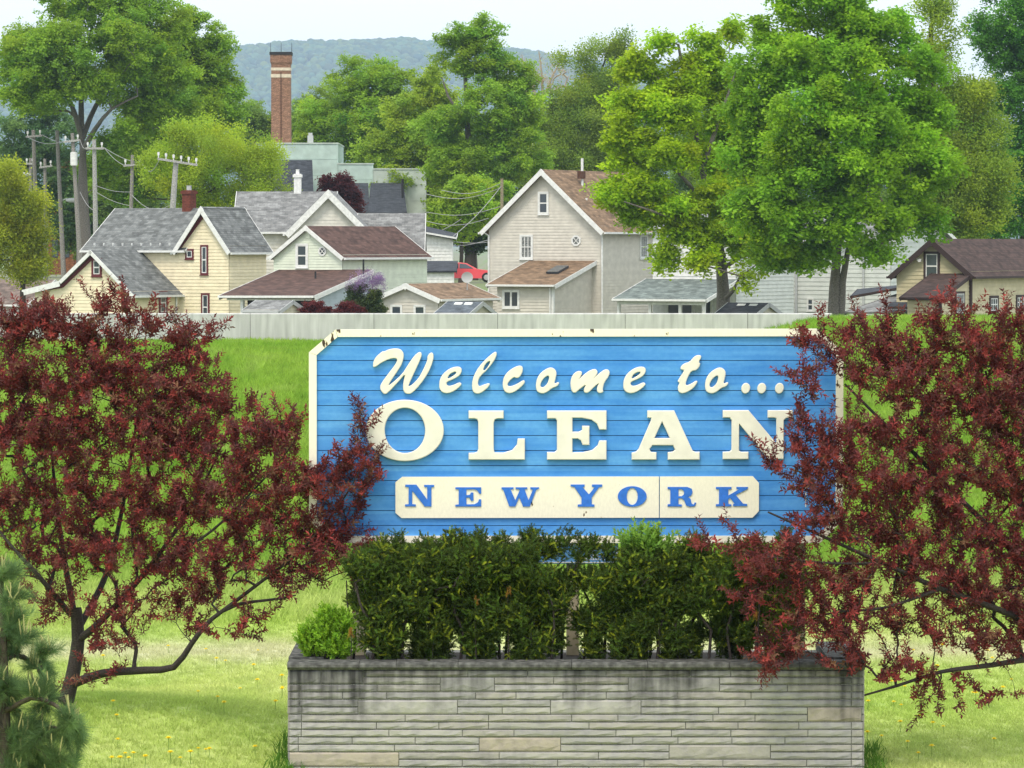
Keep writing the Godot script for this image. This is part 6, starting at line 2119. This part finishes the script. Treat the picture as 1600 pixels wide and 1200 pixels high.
# ------------------------------------------------------------------ materials
func materials() -> void:
	var soft := tone(512, 512, 1, 0.012, 0.86, 1.0)
	var dirty := tone(512, 512, 2, 0.02, 0.6, 1.0, 5)
	var fine := tone(512, 512, 3, 0.06, 0.55, 1.0, 4)
	var bark_h := grey(256, 512, stretched(256, 512, 256, 64, 6, 0.05))
	var bark_t := tone(256, 256, 7, 0.05, 0.5, 1.0, 4)
	var roof_t := shingle_texture(51)
	var roof_o := shingle_texture(66)
	var brick := brick_texture()
	var stone_t := stone_texture()
	var stone_h := tone(1024, 256, 34, 0.045, 0.0, 1.0, 5)
	M.soil = mat(Color.WHITE, 0.95, soft, 0.7, {"vertex": true})
	M.grass = mat(Color.WHITE, 0.7, null, 0, {"leaf": 0.7, "spec": 0.2})
	M.leaf = mat(Color.WHITE, 0.6, null, 0, {"leaf": 1.0, "spec": 0.3})
	M.plum_leaf = mat(Color.WHITE, 0.6, null, 0, {"leaf": 0.5, "spec": 0.25})
	M.hill = mat(Color(0.05, 0.085, 0.04), 1.0, fine, 60.0)
	M.concrete = mat(Color(0.56, 0.56, 0.54), 0.9, concrete_texture(), 6.0)
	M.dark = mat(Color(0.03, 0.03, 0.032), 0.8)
	M.mortar = mat(Color(0.27, 0.27, 0.25), 0.95, fine, 0.5)
	M.earth = mat(Color(0.05, 0.04, 0.03), 1.0, fine, 0.6)
	var stones := [Color(0.335, 0.322, 0.318), Color(0.30, 0.29, 0.29), Color(0.36, 0.345, 0.335), Color(0.32, 0.302, 0.29)]
	for i in 4: M["stone%d" % i] = mat(stones[i], 0.92, stone_t, 0, {"bump": stone_h, "deep": 0.5})
	M.stone_pink = mat(Color(0.36, 0.315, 0.27), 0.92, stone_t, 0, {"bump": stone_h, "deep": 0.5})
	M.coping = mat(Color(0.19, 0.19, 0.175), 0.95, tone(512, 512, 36, 0.02, 0.3, 1.0, 5), 0.9)
	M.blue = mat(Color.WHITE, 0.6, sign_texture(), 0, {"bump": stone_h, "deep": 0.12, "spec": 0.4})
	M.blue_dark = mat(Color(0.03, 0.12, 0.32), 0.7)
	M.blue_pale = mat(Color(0.13, 0.33, 0.62), 0.5, soft, 0.4)
	M.blue_letter = mat(Color(0.04, 0.19, 0.70), 0.5, soft, 0.4)
	M.cream = mat(Color(0.77, 0.735, 0.65), 0.5, tone(256, 256, 14, 0.03, 0.94, 1.0), 1.3)
	M.peel_much = mat(Color.WHITE, 0.65, peel_texture(96), 0)
	M.peel_some = mat(Color.WHITE, 0.65, peel_texture(28), 0)
	M.peel_few = mat(Color.WHITE, 0.55, peel_texture(16), 0)
	M.post = mat(Color(0.52, 0.46, 0.33), 0.85, soft, 0.7)
	M.white = mat(Color(0.80, 0.80, 0.78), 0.6, soft, 1.5)
	M.yellow = mat(Color(0.87, 0.765, 0.54), 0.75, soft, 3.0)
	M.yellow_pale = mat(Color(0.70, 0.66, 0.50), 0.8, soft, 2.0)
	M.light_green = mat(Color(0.75, 0.80, 0.66), 0.75, soft, 3.0)
	M.beige = mat(Color(0.665, 0.625, 0.55), 0.7, soft, 3.0)
	M.beige_light = mat(Color(0.72, 0.69, 0.62), 0.75, soft, 3.0)
	M.beige_pale = mat(Color(0.58, 0.54, 0.44), 0.8, soft, 2.0)
	M.pale_grey = mat(Color(0.63, 0.66, 0.62), 0.8, soft, 4.0)
	M.ochre = mat(Color(0.62, 0.55, 0.36), 0.8, soft, 3.0)
	M.blue_grey = mat(Color(0.48, 0.55, 0.60), 0.8, soft, 3.0)
	M.mint = mat(Color(0.53, 0.66, 0.61), 0.8, soft, 7.0)
	M.mint_pale = mat(Color(0.56, 0.63, 0.57), 0.8, soft, 7.0)
	M.maroon = mat(Color(0.12, 0.025, 0.028), 0.6)
	M.dark_trim = mat(Color(0.045, 0.028, 0.026), 0.6)
	M.grey_metal = mat(Color(0.42, 0.43, 0.43), 0.5)
	M.rust = mat(Color(0.09, 0.045, 0.03), 0.8)
	M.glass = mat(Color(0.035, 0.045, 0.055), 0.08, null, 0, {"spec": 0.6})
	M.curtain = mat(Color(0.42, 0.44, 0.43), 0.25, tone(128, 128, 9, 0.06, 0.35, 1.0, 3), 0.9)
	for e in [["grey_roof", Color(0.30, 0.315, 0.31), 0], ["brown_roof", Color(0.185, 0.105, 0.085), 0], ["old_roof", Color(0.40, 0.405, 0.40), 1], ["tan_roof", Color(0.40, 0.265, 0.165), 0], ["brown_roof2", Color(0.125, 0.078, 0.066), 1], ["green_grey_roof", Color(0.30, 0.36, 0.335), 0], ["slate", Color(0.085, 0.095, 0.115), 1], ["slate_blue", Color(0.20, 0.235, 0.275), 0], ["faded_roof", Color(0.32, 0.24, 0.20), 1]]:
		M[e[0]] = mat(e[1], 0.9, roof_t if e[2] == 0 else roof_o, 0, {"uv": 0.25})
	M.brick = mat(Color(0.26, 0.085, 0.06), 0.9, brick, 2.4)
	M.brick_far = mat(Color(0.50, 0.32, 0.235), 0.9, brick, 2.4)
	M.brick_orange = mat(Color(0.40, 0.19, 0.09), 0.9, brick, 2.4)
	M.cream_brick = mat(Color(0.72, 0.62, 0.48), 0.9, soft, 2.4)
	M.bark = mat(Color(0.13, 0.105, 0.08), 0.95, bark_t, 0.8, {"bump": bark_h, "deep": 3.0})
	M.bark_grey = mat(Color(0.30, 0.27, 0.235), 0.95, bark_t, 0.9, {"bump": bark_h, "deep": 3.0})
	M.bark_pale = mat(Color(0.34, 0.29, 0.22), 0.95)
	M.plum_bark = mat(Color(0.075, 0.06, 0.055), 0.9, bark_t, 0.25, {"bump": bark_h, "deep": 0.6})
	M.candle = mat(Color(0.42, 0.40, 0.17), 0.7)
	M.stalk = mat(Color(0.15, 0.25, 0.05), 0.7)
	M.dandelion = mat(Color(0.86, 0.70, 0.02), 0.6)
	M.pole_wood = mat(Color(0.44, 0.41, 0.37), 0.9, bark_t, 1.0)
	M.pole_grey = mat(Color(0.62, 0.61, 0.58), 0.9, bark_t, 1.0)
	M.pole_yellow = mat(Color(0.46, 0.39, 0.25), 0.9, bark_t, 1.0)
	M.wire = mat(Color(0.33, 0.33, 0.33), 0.6)
	M.car_red = mat(Color(0.66, 0.012, 0.02), 0.3, null, 0, {"spec": 0.6})
	M.car_red.clearcoat_enabled = true
	M.car_red.clearcoat = 0.8
	M.tyre = mat(Color(0.02, 0.02, 0.02), 0.8)

func _ready() -> void:
	# camera
	cam = Camera3D.new()
	cam.name = "camera"
	cam.position = EYE
	cam.rotation.x = -atan(220.0 / F)
	cam.fov = rad_to_deg(2.0 * atan(600.0 / F))
	cam.near = 0.5
	cam.far = 9000.0
	add_child(cam)
	# sky and light: a bright, thinly overcast day
	var env := Environment.new()
	var sky := Sky.new()
	var sm := ProceduralSkyMaterial.new()
	sm.sky_top_color = Color(1.10, 1.13, 1.16)
	sm.sky_horizon_color = Color(0.945, 0.965, 0.977)
	sm.sky_curve = 0.2
	sm.ground_bottom_color = Color(0.30, 0.34, 0.24)
	sm.ground_horizon_color = Color(0.62, 0.66, 0.62)
	sm.sun_angle_max = 1.0
	sky.sky_material = sm
	env.background_mode = Environment.BG_SKY
	env.sky = sky
	env.background_energy_multiplier = 0.75
	env.tonemap_mode = Environment.TONE_MAPPER_LINEAR
	env.tonemap_exposure = 1.9
	env.fog_enabled = true
	env.fog_density = 0.00012
	env.fog_light_color = Color(0.80, 0.90, 1.0)
	env.sdfgi_enabled = true
	env.ssao_enabled = true
	env.ssil_enabled = true
	var we := WorldEnvironment.new()
	we.name = "world_environment"
	we.environment = env
	add_child(we)
	var sun := DirectionalLight3D.new()
	sun.name = "sun"
	sun.light_energy = 0.5
	sun.light_color = Color(1.0, 0.96, 0.9)
	sun.light_angular_distance = 18.0
	sun.shadow_enabled = true
	sun.rotation_degrees = Vector3(-60, -20, 0)
	add_child(sun)

	rng.seed = 20240519
	make_pool()
	make_leaves()
	materials()
	land()
	flood_wall()
	planter()
	welcome_sign()
	houses()
	factory()
	poles()
	red_car()
	trees()
	near_plants()
